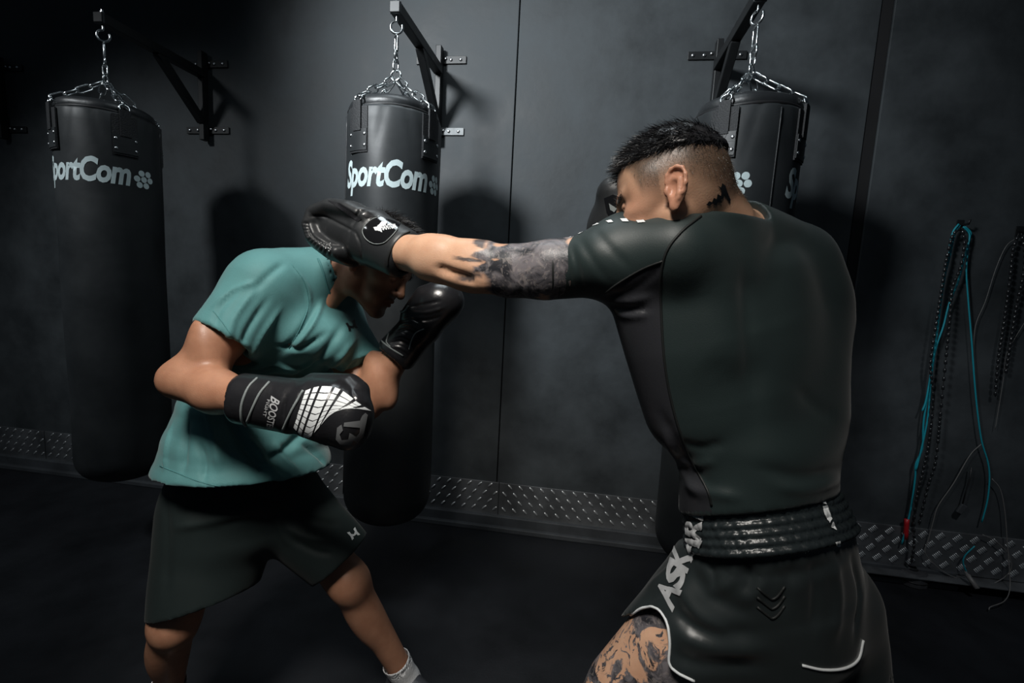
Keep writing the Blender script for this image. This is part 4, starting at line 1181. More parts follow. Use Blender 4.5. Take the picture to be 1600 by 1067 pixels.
# lettering on the leg, on the band and the embossed chevrons
for ch_, qd in (('A', [(1051, 957), (1067, 923), (1036, 904), (1024, 924)]), ('S', [(1064, 926), (1077, 892), (1048, 868), (1039, 904)]), ('K', [(1075, 897), (1086, 864), (1056, 850), (1046, 878)]),
                ('A', [(1081, 880), (1099, 846), (1075, 830), (1069, 854)]), ('R', [(1097, 848), (1098, 816), (1071, 804), (1072, 834)]), ('I', [(1100, 813), (1100, 796), (1073, 790), (1074, 804)])):
    decal('lettering', text_bm(ch_, 1.0, offset=0.045), qd, bAll, 'print_grey', shortsR, 0.0024, 14)
px_poly('lettering', [
    [(1276, 773), (1281, 770), (1285, 775), (1281, 779)], [(1280, 781), (1285, 779), (1290, 788), (1283, 786)],
    [(1283, 791), (1291, 789), (1299, 812), (1295, 817), (1291, 812)], [(1297, 820), (1300, 815), (1306, 828), (1298, 826)], [(1304, 847), (1311, 845), (1311, 853), (1307, 854)]],
    bAll, 'print_pure', shortsR, 0.0026, 2.0)
for k in range(3):
    y = 918+k*15
    pipe_on('chevron', bAll, [(1183, y), (1200, y+14), (1207, y+18), (1216, y+12), (1226, y-2)], .0022, 'rash_seam', shortsR, off=0.0003, dens=3)
# shoulder print: letters along the top of the sleeve
sleeve_top = [V3((u, v)) for (u, v) in [(886, 372), (905, 364), (925, 358), (945, 354), (965, 351), (985, 351), (1005, 352), (1020, 350)]]
tp = []
for u, v in [(884, 373), (893, 370), (905, 365), (913, 362), (927, 358), (936, 356), (950, 354), (958, 353), (972, 352), (982, 352), (996, 354), (1008, 353)]:
    for dv in range(-6, 14):
        p = hit(bsR, u, v+dv, 0.001)
        if p is not None and abs(V3(p)[1]) < 3: tp.append((p, (u, v+dv))); break
bm = bmesh.new()
for k in range(0, len(tp)-1, 2):
    a, b = tp[k][0], tp[k+1][0]
    if (a-b).length > 0.05: continue
    n = Vector(CF)*0.010+Vector(CU)*0.002
    m = (a+b)/2
    q = [a-n*0.2, b-n*0.2, b+n, a+n]
    loc = []
    for w_ in q:
        r0 = bsR.find_nearest(w_); loc.append(r0[0]+r0[1]*0.0015)
    bm.faces.new([bm.verts.new(c) for c in loc])
bm_obj('lettering', bm, MT['print_pure'], shirtR)

# ---- lead glove (punching): padded roll curling round the knuckles
g_w, g_k = R_(622, 392, 1.035), R_(500, 346, 1.145)
e1 = unit(g_k-g_w); e3 = unit(-V3(CF)-e1*((-V3(CF))@e1)); e2 = np.cross(e3, e1)
e2 = e2 if e2@V3(CU) > 0 else -e2
gp = lambda a, b, c: g_w+e1*a*1.2+e2*b+e3*c
f = Field(*box_of([g_w, g_k], 0.15), 0.0025)
f.add(loft([gp(-0.010, -0.002, 0), gp(0.04, 0.004, 0), gp(0.075, 0.008, 0)], [e2]*3, [.055, .058, .062], [.046, .047, .048]), 0.01)     # cuff
f.add(loft([gp(0.075, 0.010, 0), gp(0.15, 0.006, 0), gp(0.20, 0.000, 0)], [e2]*3, [.056, .052, .040], [.046, .044, .036]), 0.02)       # hand
pad = [(0.070, 0.040), (0.120, 0.043), (0.165, 0.034), (0.196, 0.010), (0.196, -0.020), (0.176, -0.044), (0.140, -0.054), (0.105, -0.054)]
f.add(loft([gp(a, b, 0.004) for a, b in pad], [e3]*len(pad), [.050, .056, .058, .058, .056, .052, .048, .044], [.022, .027, .028, .026, .025, .024, .022, .020]), 0.010)
f.add(cone(gp(0.06, -0.030, -0.03), gp(0.13, -0.035, -0.045), .026, .022), 0.012)                    # thumb on the far side
f.cut(cone(gp(0.105, 0.014, 0.062), gp(0.160, 0.004, 0.062), .010, .012), 0.012)                    # hollow inside the curl
f.cut(cone(gp(0.078, 0.062, 0.050), gp(0.090, -0.060, 0.052), .003, .003), 0.008)                     # seam to cuff
f.cut(cone(gp(-0.02, -0.002, 0), gp(0.03, 0.0, 0), .038, .036), 0.004)
ribs = []
for k in range(12):
    t = k/11; a = math.radians(178+t*92)
    cx, cy = 516, 350
    ribs.append(([(cx+32*math.cos(a), cy-27*math.sin(a)), (cx+44*math.cos(a), cy-38*math.sin(a)), (cx+58*math.cos(a), cy-50*math.sin(a))], .0028, -.0042))
sp = ribs+[([(484, 338), (505, 338), (535, 352), (556, 364)], .003, -.004), ([(480, 352), (490, 370), (512, 380), (535, 384)], .003, -.004), ([(515, 312), (545, 330), (565, 346)], .003, -.003), ([(555, 362), (562, 380), (566, 405)], .003, -.003)]
gloveR, bgR = glove_obj('boxing_glove', f, 'leather_matte', RP, sp)
px_poly('strap_patch', [[(572, 350), (578, 342), (590, 338), (606, 343), (626, 349), (622, 356), (612, 370), (604, 378), (592, 381), (578, 377), (568, 368), (567, 360)]], bgR, 'gloss_black', gloveR, 0.0018, 4)
pipe_on('patch_edge', bgR, [(594, 339), (580, 344), (570, 354), (567, 363), (573, 374), (585, 381), (600, 380), (612, 370), (622, 358)], .0011, 'piping_grey', gloveR, off=0.0018)
bm = text_bm('PHANTOM', 1.0, shear=0.1, offset=0.03)
decal('lettering', bm, [(592, 362), (620, 358), (617, 351), (590, 353)], bgR, 'print_pure', gloveR, 0.0026, 30)
px_poly('emblem', [[(584, 356), (590, 355), (597, 347), (606, 348), (602, 353), (596, 355), (598, 364), (592, 361), (587, 361)]], bgR, 'print_pure', gloveR, 0.0024, 3)
px_poly('panel', [[(512, 313), (532, 318), (566, 342), (560, 347), (545, 336)]], bgR, 'leather', gloveR, 0.0012, 4)
px_poly('panel', [[(560, 327), (575, 330), (586, 338), (572, 341)]], bgR, 'leather', gloveR, 0.0012, 4)
for (u, v) in [(511, 383), (516, 381), (513, 388), (509, 388), (517, 387), (506, 386), (514, 392)]:
    p = hit(bgR, u, v, 0.0006)
    if p is not None:
        bm = bmesh.new(); bmesh.ops.create_icosphere(bm, subdivisions=1, radius=0.0018, matrix=Matrix.Translation(p)); bm_obj('vent_eyelet', bm, MT['bolt'], gloveR, smooth=True)
pipe_on('cuff_binding', bgR, [(640, 362), (628, 368), (614, 384), (607, 402), (606, 416)], .0018, 'rash_seam', gloveR)

# ---- rear glove guarding the far cheek
f = Field(*box_of([R_(1010, 400, 1.06), R_(955, 318, .99)], 0.13), 0.0042)
f.add(cone(R_(1005, 395, 1.05), R_(990, 355, 1.02), .046, .050), 0.01)
f.add(ell(R_(975, 322, .995), (.058, .074, .055), np.array([dirc(1, -.3, .3), dirc(-.3, 1, 0), dirc(0, 0, 1)])), 0.02)
f.add(cone(R_(962, 305, .985), R_(965, 340, .985), .040, .036), 0.012)
gloveR2, bgR2 = glove_obj('boxing_glove', f, 'leather_matte', RP)
px_poly('panel', [[(944, 310), (958, 304), (968, 308), (968, 340), (956, 345), (948, 332)]], bgR2, 'gloss_black', gloveR2, 0.001, 4)
px_poly('lettering', [[(952, 318), (964, 326), (960, 332), (954, 328)]], bgR2, 'piping_grey', gloveR2, 0.002, 3)

# ================================================================== fighter ducking (teal shirt)
LP = empty('person', (at(420, 1000, 1.42)[0], at(420, 1000, 1.42)[1], 0.0))
tag(LP, 'man in teal t-shirt and dark shorts ducking under the punch, gloves raised', 'person')
lh_O = R_(591, 410, 1.30); lh_A = head_frame(V3(CR)*math.cos(0.20)-V3(CF)*math.sin(0.20), math.radians(37), math.radians(0)); lh_s = 1.0
l_sh_r, l_el_r, l_wr_r = R_(392, 462, 1.17), R_(283, 592, 1.085), R_(395, 624, 1.02)
l_sh_l, l_el_l, l_wr_l = R_(528, 520, 1.40), R_(572, 628, 1.31), R_(630, 542, 1.29)
sC = dirc(0.70, -0.22, 0.68); sP = dirc(0.62, -0.05, 0.78)
ltor_p = [R_(380, 785, 1.42), R_(382, 730, 1.40), R_(392, 650, 1.37), R_(415, 590, 1.35), R_(437, 530, 1.33), R_(458, 475, 1.31), R_(474, 440, 1.30)]
ltor_s = [sP, sP, sP, sP*0.5+sC*0.5, sC, sC, sC]
ltor_a = [.160, .158, .145, .158, .172, .172, .135]
ltor_b = [.125, .122, .112, .118, .125, .112, .085]
lhipR, lhipL = R_(340, 790, 1.37), R_(445, 790, 1.46)
lkR = R_(272, 972, 1.30); lkL = R_(545, 908, 1.46)
laR = on_z(262, 1092, 0.10); laL = on_z(636, 1062, 0.085)
def l_torso(f, g=0.0, kk=0.03):
    f.add(loft(ltor_p, ltor_s, [a+g for a in ltor_a], [b+g for b in ltor_b]), kk)
    f.add(cone(R_(500, 428, 1.29), R_(415, 442, 1.20), .050+g, .062+g), 0.04)
    f.add(cone(R_(505, 440, 1.31), R_(525, 495, 1.385), .050+g, .058+g), 0.04)
    f.add(cone(R_(470, 520, 1.24), R_(520, 530, 1.28), .065+g, .060+g), 0.05)      # chest
def shoe(f, ank, toe, w=0.046):
    ank = V3(ank); toe = V3(toe); d = unit((toe-ank)*np.array([1, 1, 0]))
    heel = np.array([ank[0], ank[1], 0.045])-d*0.045; ball_ = heel+d*0.185; tip = heel+d*0.235
    f.add(cone(heel, heel+d*0.10, .042, .044), 0.02); f.add(cone(heel+d*0.10, ball_, .046, .044), 0.02); f.add(ell(ball_+d*0.03+np.array([0, 0, -0.008]), (.048, .048, .034)), 0.02)
    f.add(cone(np.array([ank[0], ank[1], 0.085]), heel+d*0.12+np.array([0, 0, 0.02]), .040, .034), 0.02)
    f.cut(half((0, 0, 0.012), (0, 0, -1)), 0.003)
lo, hi = box_of([ltor_p[0], lkR, lkL, laR, laL, l_el_r, l_wr_r, l_wr_l, lh_O, l_sh_l], 0.0)
lo -= np.array([.14, .14, 0]); hi += np.array([.14, .14, .16]); lo[2] = 0.005
f = Field(lo, hi, 0.0080, [(lh_O-0.12, lh_O+0.12, 0.0027)])
l_torso(f, -0.006)
f.add(cone(R_(572, 405, 1.30), R_(498, 440, 1.30), .056, .066), 0.025)
f.add(cone(R_(566, 420, 1.255), R_(515, 470, 1.27), .020, .022), 0.03)
f.add(cone(l_sh_r, R_(337, 540, 1.125), .060, .048), 0.03); f.add(cone(R_(350, 528, 1.13), l_el_r, .050, .040), 0.025)
f.add(ell(R_(328, 558, 1.10), (.042, .046, .070), np.array([V3(CR), V3(CF), unit(l_sh_r-l_el_r)])), 0.02)
f.add(cone(l_el_r, R_(340, 612, 1.06), .044, .048), 0.02); f.add(cone(R_(335, 610, 1.06), l_wr_r, .047, .036), 0.02)
f.add(ball(R_(272, 594, 1.085), .030), 0.02)
f.add(cone(l_wr_r, R_(470, 640, 1.0), .034, .036), 0.02)
f.add(cone(l_sh_l, l_el_l, .056, .044), 0.03); f.add(cone(l_el_l, l_wr_l, .047, .035), 0.025); f.add(cone(l_wr_l, R_(660, 505, 1.28), .034, .034), 0.02)
f.add(ell(l_el_l*0.6+l_wr_l*0.4, (.048, .044, .06), np.array([V3(CR), V3(CF), unit(l_wr_l-l_el_l)])), 0.02)
for hp, kn, an in ((lhipR, lkR, laR), (lhipL, lkL, laL)):
    f.add(cone(hp, kn, .092, .051), 0.04); f.add(cone(kn, an, .052, .035), 0.05)
    dd = unit(np.cross(unit(an-kn), V3(CF)))
    back = unit((an-kn)*np.array([0, 0, 1])*0+np.array([-0.8, -0.3, 0]))
    f.add(ell(kn*0.68+an*0.32+back*0.018, (.046, .046, .12), np.array([unit(np.cross(unit(kn-an), (0, 1, 0))), unit(np.cross(unit(kn-an), unit(np.cross(unit(kn-an), (0, 1, 0))))), unit(kn-an)])), 0.025)
    f.add(ell(kn+unit(np.array([0.6, -0.8, 0.05]))*0.024, (.027, .027, .038)), 0.04)
f.add(cone(laR, laR+np.array([0.06, -0.06, -0.04]), .036, .03), 0.02); f.add(cone(laL, laL+np.array([0.08, -0.02, -0.04]), .036, .03), 0.02)
head(f, lh_O, lh_A, lh_s)
V, Q = f.mesh(2); me = np_mesh('body', V, Q)
Lh = local(V, lh_O, lh_A, lh_s)
inh = (np.abs(Lh[:, 0]) < 0.11) & (np.abs(Lh[:, 1]) < 0.15) & (Lh[:, 2] > -0.16)
hl = np.where(Lh[:, 1] > 0.03, 0.045+(Lh[:, 1]-0.03)*0.8, np.where(Lh[:, 1] > -0.02, 0.0, -0.03+(Lh[:, 1]+0.02)*0.4))
earl = (np.abs(Lh[:, 0]) > 0.079) & (np.abs(Lh[:, 1]+0.014) < 0.035) & (np.abs(Lh[:, 2]+0.012) < 0.045)
stub = np.where(inh & ~earl, sstep(Lh[:, 2]-hl, -0.01, 0.01)*0.9, 0)
beard = np.where(inh & ~earl, 0.42*sstep(-Lh[:, 2]-0.6*(0.06-np.clip(Lh[:, 1], -1, .09)), 0.030, 0.055)*sstep(Lh[:, 1], -0.01, 0.03), 0)
must = np.where(inh, 0.45*np.exp(-((Lh[:, 2]+0.054)/0.006)**2)*sstep(Lh[:, 1], 0.07, 0.085), 0)
attr(me, 'stubble', np.clip(np.maximum(np.maximum(stub, beard), must), 0, 1))
lips = np.where(inh & (Lh[:, 1] > 0.08) & (np.abs(Lh[:, 0]) < 0.024), np.exp(-((Lh[:, 2]+0.0695)/0.008)**2), 0)
attr(me, 'blush', np.clip(lips*0.8+np.where(earl, 0.3, 0), 0, 1)); attr(me, 'tattoo', np.zeros(len(V))); attr(me, 'ink', np.zeros(len(V))); attr(me, 'tattoo_fig', np.zeros(len(V)))
link('body', me, MT['skin_l'], LP)
browm = inh & (np.abs(np.abs(Lh[:, 0])-0.031) < 0.018) & (np.abs(Lh[:, 2]-0.0145) < 0.0045) & (Lh[:, 1] > 0.05)
pts, nr = scalp_points(V, Q, browm, 420, 6)
strands('eyebrow', pts, nr*0.4-lh_A[1]*0.4, 0.008, 0.0008, 'hair_l', LP, 0.0, 2, 8)
# hair: fuller top
fh = Field(lh_O-0.17, lh_O+0.17, 0.0040)
hc = lambda x, y, z: lh_O+lh_s*(x*lh_A[0]+y*lh_A[1]+z*lh_A[2])
fh.add(ell(hc(0, -0.010, 0.036), (0.080, 0.096, 0.096), lh_A), 0.01)
fh.add(ell(hc(0, 0.030, 0.070), (0.062, 0.062, 0.052), lh_A), 0.02)
fh.cut(half(hc(0, 0.0, 0.022), -(lh_A[2]-lh_A[1]*0.45)), 0.006)
fh.cut(half(hc(0, 0.080, 0.05), lh_A[1]-lh_A[2]*0.5), 0.006)
Vh, Qh = fh.mesh(1); Vh = Vh+vnormals(Vh, Qh)*(noise3(Vh, 150, 18, 3)*0.004)[:, None]
link('hair_crown', np_mesh('hair_crown', Vh, Qh), MT['hair_l'], LP)
pts, nr = scalp_points(Vh, Qh, local(Vh, lh_O, lh_A)[:, 2] > 0.03, 4200, 19)
strands('hair', pts-nr*0.003, nr*0.6+lh_A[1]*0.5, 0.030, 0.0014, 'hair_l', LP, 0.3, 3, 17)

# ---- teal t-shirt
lo, hi = box_of(ltor_p+[R_(345, 530, 1.12), R_(560, 560, 1.34), R_(250, 740, 1.33), R_(520, 740, 1.40)], 0.12)
f = Field(lo, hi, 0.0055)
l_torso(f, 0.008)
hem_p = [R_(392, 640, 1.345), R_(388, 690, 1.35), R_(386, 735, 1.355), R_(386, 790, 1.36)]
f.add(loft(hem_p, [sP]*4, [.178, .205, .228, .236], [.170, .195, .222, .230]), 0.05)
f.add(cone(R_(410, 455, 1.19), R_(338, 545, 1.118), .088, .074), 0.045)
f.add(cone(R_(525, 500, 1.385), R_(575, 580, 1.335), .074, .064), 0.03)
f.add(cone(R_(520, 425, 1.30), R_(475, 445, 1.295), .072, .10), 0.03)
slv_n = unit(R_(338, 545, 1.118)-R_(410, 455, 1.19))
f.cut(cap(R_(350, 530, 1.125), slv_n, .105), 0.003)
f.cut(cone(R_(362, 515, 1.14), R_(320, 568, 1.10), .064, .070), 0.004)
f.cut(cap(R_(572, 570, 1.338), R_(575, 580, 1.335)-R_(525, 500, 1.385), .09), 0.003)
hem_n = V3((0, 0, -1.0))+V3(CR)*0.02
f.cut(half(R_(386, 752, 1.20), unit(dirc(-0.03, -1, -0.02))), 0.003)
f.cut(loft([R_(386, 742, 1.355), R_(386, 800, 1.36)], [sP]*2, [.218, .226], [.212, .220]), 0.004)
f.cut(cone(R_(560, 408, 1.30), R_(512, 432, 1.297), .062, .064), 0.004)         # neckline
V, Q = f.mesh(3); b0 = bvh_of(V, Q)
sp = [([(500, 640), (460, 690), (400, 735)], .018, -.010), ([(505, 600), (470, 590), (400, 585)], .009, -.006), ([(500, 560), (460, 575), (410, 560)], .010, .007),
      ([(510, 520), (470, 545), (430, 540)], .010, -.006), ([(495, 480), (470, 520), (440, 550)], .012, -.008), ([(505, 470), (485, 510), (455, 545)], .010, .006),
      ([(540, 500), (500, 560), (450, 600)], .014, -.006), ([(555, 530), (510, 580), (470, 600)], .012, .006), ([(560, 560), (530, 590), (500, 600)], .010, -.005),
      ([(380, 440), (345, 480), (335, 515)], .010, -.004), ([(400, 450), (365, 500), (355, 545)], .010, .004), ([(420, 465), (385, 520), (375, 560)], .010, -.005),
      ([(440, 480), (405, 530), (390, 565)], .010, .005), ([(330, 480), (365, 452), (400, 440)], .010, .004), ([(320, 620), (335, 680), (345, 740)], .016, .008),
      ([(290, 640), (290, 690), (285, 745)], .014, -.007), ([(350, 640), (375, 690), (420, 750)], .016, -.010), ([(385, 680), (415, 715), (455, 760)], .012, .009),
      ([(430, 690), (450, 725), (490, 750)], .012, .008), ([(410, 700), (435, 735), (470, 762)], .010, -.007), ([(310, 690), (320, 720), (318, 755)], .010, -.006),
      ([(270, 660), (262, 700), (258, 735)], .010, .005), ([(460, 420), (480, 450), (485, 480)], .010, .004), ([(445, 410), (420, 430), (395, 455)], .012, -.004),
      ([(470, 690), (500, 715), (515, 735)], .010, -.006), ([(360, 575), (400, 580), (440, 570)], .010, -.006)]
V = folds(V, Q, b0, [(p_, w_*0.72, h_*1.45) for p_, w_, h_ in sp])
V = V+vnormals(V, Q)*(noise3(V, 26, 22, 3)*0.0022)[:, None]
shirtL = link('t_shirt', np_mesh('t_shirt', V, Q), MT['teal'], LP); bsL = bvh_of(V, Q)
pipe_on('hem', bsL, [(250, 728), (275, 738), (310, 752), (350, 761), (400, 766), (450, 760), (490, 748), (518, 735)], .0014, 'teal_dark', shirtL, off=0.0002)
pipe_on('hem', bsL, [(333, 486), (345, 500), (362, 525), (378, 552)], .0012, 'teal_dark', shirtL, off=0.0002)
pipe_on('seam', bsL, [(455, 412), (475, 440), (482, 475), (470, 510), (452, 545)], .0012, 'teal_dark', shirtL, off=0.0002)
pipe_on('collar', bsL, [(497, 404), (505, 425), (512, 450), (525, 478)], .0030, 'teal_dark', shirtL, off=0.0004)
def ua_mark(parent, bvh, c, s, ang, matname):
    ca, sa = math.cos(ang), math.sin(ang)
    T = lambda P: [(c[0]+s*(ca*x-sa*y), c[1]+s*(sa*x+ca*y)) for x, y in P]
    px_poly('emblem', [T([(-.95, -.9), (-.45, -.75), (-.42, -.2), (0, .12), (.42, -.2), (.45, -.75), (.95, -.9), (.80, .05), (.30, .42), (-.30, .42), (-.80, .05)]), T([(-.95, .9), (-.45, .75), (-.42, .2), (-.2, .05), (-.55, -.1), (-.80, .1)]), T([(.95, .9), (.45, .75), (.42, .2), (.2, .05), (.55, -.1), (.80, .1)])], bvh, matname, parent, 0.0016, 2)
ua_mark(shirtL, bsL, (549, 509), 8, -0.4, 'print_black')

# ---- shorts
lo, hi = box_of([lhipR, lhipL, lkR, lkL, R_(250, 800, 1.36)], 0.16)
f = Field(lo, hi, 0.0060)
f.add(loft([R_(384, 715, 1.40), R_(384, 760, 1.41), R_(386, 805, 1.42)], [sP]*3, [.185, .192, .190], [.160, .175, .165]), 0.04)
slR0, slR1 = R_(332, 800, 1.37), R_(318, 945, 1.335)
f.add(cone(slR0, slR1, .135, .132), 0.05); f.add(cone(R_(360, 800, 1.40), R_(350, 880, 1.37), .11, .10), 0.04)
slL0, slL1 = R_(450, 795, 1.44), R_(545, 885, 1.455)
f.add(cone(slL0, slL1, .118, .098), 0.03)
f.cut(cap(R_(318, 938, 1.335), unit(slR1-slR0)*0.9+V3(CR)*0.25, .24), 0.003); f.cut(cone(slR1*0.7+slR0*0.3, slR1*1.6-slR0*0.6, .114, .116), 0.004)
f.cut(cap(R_(531, 874, 1.453), slL1-slL0+V3(CU)*-0.03, .18), 0.003); f.cut(cone(slL1*0.75+slL0*0.25, slL1*1.5-slL0*0.5, .086, .082), 0.004)
V, Q = f.mesh(3); b0 = bvh_of(V, Q)
sp = [([(275, 800), (340, 790), (410, 770)], .014, -.007), ([(270, 825), (330, 815), (400, 800)], .012, .006), ([(430, 820), (390, 810), (340, 820)], .012, -.005),
      ([(260, 780), (262, 850), (258, 940)], .014, -.005), ([(440, 820), (480, 840), (520, 845)], .010, .006), ([(450, 840), (490, 860), (520, 866)], .009, -.005), ([(455, 800), (500, 815), (535, 820)], .010, -.005),
      ([(430, 800), (440, 830), (455, 855)], .009, .005)]
V = folds(V, Q, b0, sp); V = V+vnormals(V, Q)*(noise3(V, 30, 32, 2)*0.002)[:, None]
shortsL = link('shorts', np_mesh('shorts', V, Q), MT['shorts_l'], LP); bshL = bvh_of(V, Q)
ua_mark(shortsL, bshL, (552, 834), 8, -0.6, 'print_pure')

# ---- socks and shoes
for an, kn, tip, nm in ((laL, lkL, laL+np.array([0.2, -0.10, 0]), 0), (laR, lkR, laR+np.array([0.12, -0.2, 0]), 1)):
    d = unit(kn-an)
    f = Field(*box_of([an, an+d*0.12, tip], 0.08), 0.0035)
    f.add(cone(an-d*0.01, an+d*0.105, .0405, .0475), 0.01); f.add(cone(an, an+np.array([0, 0, -0.05])+unit(tip-an)*0.05, .041, .035), 0.02)
    f.cut(half(an+d*0.098, d), 0.003); f.cut(cone(an+d*0.08, an+d*0.14, .0425, .045), 0.003)
    V, Q = f.mesh(1); sk = link('sock', np_mesh('sock', V, Q), MT['sock'], LP); bsk = bvh_of(V, Q)
    if nm == 0:
        px_poly('emblem', [[(611, 1041), (616, 1043), (622, 1041), (621, 1044), (614, 1046), (609, 1045)]], bsk, 'print_black', sk, 0.001, 2)
        pipe_on('cuff_edge', bsk, [(597, 1036), (606, 1034), (616, 1028), (626, 1018), (632, 1008)], .0016, 'sock', sk)
    f = Field(*box_of([an*np.array([1, 1, 0.3]), tip*np.array([1, 1, 0.3])], 0.14), 0.0042)
    shoe(f, an, tip)
    V, Q = f.mesh(1); sh = link('shoe', np_mesh('shoe', V, Q), MT['shoe'], LP)
    d2 = unit((tip-an)*np.array([1, 1, 0])); heel = np.array([an[0], an[1], 0.008])-d2*0.05
    f = Field(*box_of([heel, heel+d2*0.25], 0.07), 0.0050)
    f.add(loft([heel+d2*0.0, heel+d2*0.1, heel+d2*0.2, heel+d2*0.235], [np.cross(d2, (0, 0, 1))]*4, [.044, .046, .052, .044], [.012]*4), 0.004)
    f.cut(half((0, 0, 0.0005), (0, 0, -1)), 0.002)
    V, Q = f.mesh(1); link('sole', np_mesh('sole', V, Q), MT['shoe_sole'], sh)

# ---- near glove with the white lattice panel
g0, g1 = R_(388, 624, 1.025), R_(575, 652, .985)
e1 = unit(g1-g0); e3 = unit(-V3(CF)+e1*(V3(CF)@e1)); e2 = np.cross(e3, e1); e2 = e2 if e2@V3(CU) > 0 else -e2
gp = lambda a, b, c: g0+e1*a+e2*b+e3*c
f = Field(*box_of([g0, g1], 0.14), 0.0030)
f.add(loft([gp(-0.012, 0, 0), gp(0.05, 0, 0), gp(0.105, 0, 0)], [e2]*3, [.055, .057, .058], [.048, .049, .050]), 0.008)
f.add(loft([gp(0.105, 0, 0), gp(0.15, 0.003, 0.004), gp(0.20, 0.0, 0.006), gp(0.235, -0.008, 0.0)], [e2]*4, [.054, .063, .068, .058], [.048, .052, .054, .046]), 0.012)
f.add(ell(gp(0.235, -0.012, -0.006), (.046, .062, .050), np.array([e1, e2, e3])), 0.02)
f.add(cone(gp(0.135, 0.050, -0.020), gp(0.215, 0.056, -0.024), .024, .026), 0.012); f.add(ball(gp(0.235, 0.046, -0.02), .026), 0.01)
f.cut(cone(gp(0.118, 0.07, 0.05), gp(0.118, -0.07, 0.05), .003, .003), 0.006)
f.cut(cone(gp(-0.02, 0, 0), gp(0.03, 0.0, 0), .044, .040), 0.004)
gloveL, bgL = glove_obj('boxing_glove', f, 'leather', LP, [([(548, 605), (556, 625), (585, 640)], .003, -.003), ([(470, 610), (463, 640), (466, 668)], .004, -.003)])
for px in ([(402, 591), (388, 606), (378, 632), (378, 655), (386, 667)], [(421, 597), (406, 615), (394, 640), (386, 660)], [(474, 610), (462, 630), (452, 650), (442, 672)]):
    pipe_on('piping', bgL, px, .0028, 'piping_grey', gloveL)
# lattice: two families of curves, cells between them
c_top = smooth_path([V3(p) for p in [(478, 610), (495, 604), (512, 603), (528, 606), (545, 617), (560, 630), (580, 642)]], 4)
c_bot = smooth_path([V3(p) for p in [(459, 668), (468, 678), (479, 687), (495, 672), (508, 656), (522, 643), (540, 635)]], 4)
n_i, n_j = 9, 8
def lat(s_, t):
    a = c_top[min(len(c_top)-1, int(round(s_*(len(c_top)-1))))]; b = c_bot[min(len(c_bot)-1, int(round(s_*(len(c_bot)-1))))]
    m = (a+b)/2+V3((-6, 6))*math.sin(s_*math.pi)
    return (1-t)**2*a+2*t*(1-t)*m+t*t*b
cells = []
for i in range(n_i):
    for j in range(n_j):
        s0, s1, t0, t1 = (i+.08)/n_i, (i+.92)/n_i, (j+.07)/n_j, (j+.93)/n_j
        cells.append([tuple(lat(s0, t0)), tuple(lat(s1, t0)), tuple(lat(s1, t1)), tuple(lat(s0, t1))])
px_poly('lattice_print', cells, bgL, 'print_pure', gloveL, 0.0012, 4)
px_poly('lettering', [[(570, 645), (574, 648), (567, 682), (558, 692), (552, 688), (548, 695), (532, 694), (525, 686), (527, 668), (534, 663), (536, 672), (531, 678), (534, 687), (544, 686), (546, 676), (550, 678), (556, 682), (561, 676), (562, 668), (537, 666), (538, 660), (562, 657), (565, 650)]], bgL, 'print_dim', gloveL, 0.0014, 3)
bm = text_bm('BOOSTER', 1.0, offset=0.02); decal('lettering', bm, [(424, 618), (424, 668), (434, 668), (436, 622)][0:1]+[(416, 670), (426, 672), (438, 627)], bgL, 'print_grey', gloveL, 0.0014, 30)
bm = text_bm('FIGHT', 1.0); decal('lettering', bm, [(418, 624), (411, 650), (416, 651), (423, 625)], bgL, 'print_grey', gloveL, 0.0014, 20)

# ---- far glove raised in front of the face
g0, g1 = R_(624, 548, 1.285), R_(672, 492, 1.285)
e1 = unit(g1-g0); e3 = unit(-V3(CF)+e1*(V3(CF)@e1)); e2 = np.cross(e3, e1)
gp = lambda a, b, c: g0+e1*a+e2*b+e3*c
sgn = 1 if e2@V3(CR) > 0 else -1
f = Field(*box_of([g0, g1, R_(700, 470, 1.28)], 0.12), 0.0032)
f.add(loft([gp(-0.008, 0, 0), gp(0.06, 0, 0), gp(0.09, 0, 0)], [e2]*3, [.056, .052, .052], [.048, .046, .046]), 0.008)
f.add(cone(R_(660, 508, 1.285), R_(690, 472, 1.285), .050, .054), 0.02)
f.add(ell(R_(688, 470, 1.285), (.062, .050, .056), np.array([V3(CR), V3(CU), V3(CF)])), 0.02)
f.add(cone(R_(640, 492, 1.27), R_(662, 462, 1.275), .024, .026), 0.012)
f.cut(cone(gp(-0.02, 0, 0), gp(0.03, 0.0, 0), .042, .038), 0.004)
wr = [([(606+4*k, 545-9*k), (622+4*k, 542-9*k), (640+4*k, 552-9*k)], .003, (-.003 if k % 2 else .0025)) for k in range(6)]
wr += [([(640, 480), (660, 476), (690, 470)], .004, -.004), ([(640, 488), (668, 488), (695, 480)], .004, .003), ([(642, 500), (668, 500), (690, 494)], .004, -.003)]
gloveL2, bgL2 = glove_obj('boxing_glove', f, 'leather', LP, wr)
pipe_on('piping', bgL2, [(592, 528), (601, 537), (615, 547), (630, 556)], .0022, 'piping_grey', gloveL2)
pipe_on('piping', bgL2, [(663, 514), (650, 520), (643, 532), (639, 546)], .0020, 'piping_grey', gloveL2)
pipe_on('piping', bgL2, [(604, 514), (607, 522), (604, 534), (610, 542)], .0020, 'piping_grey', gloveL2)
pipe_on('piping', bgL2, [(624, 486), (632, 487), (638, 478)], .0030, 'piping_grey', gloveL2)

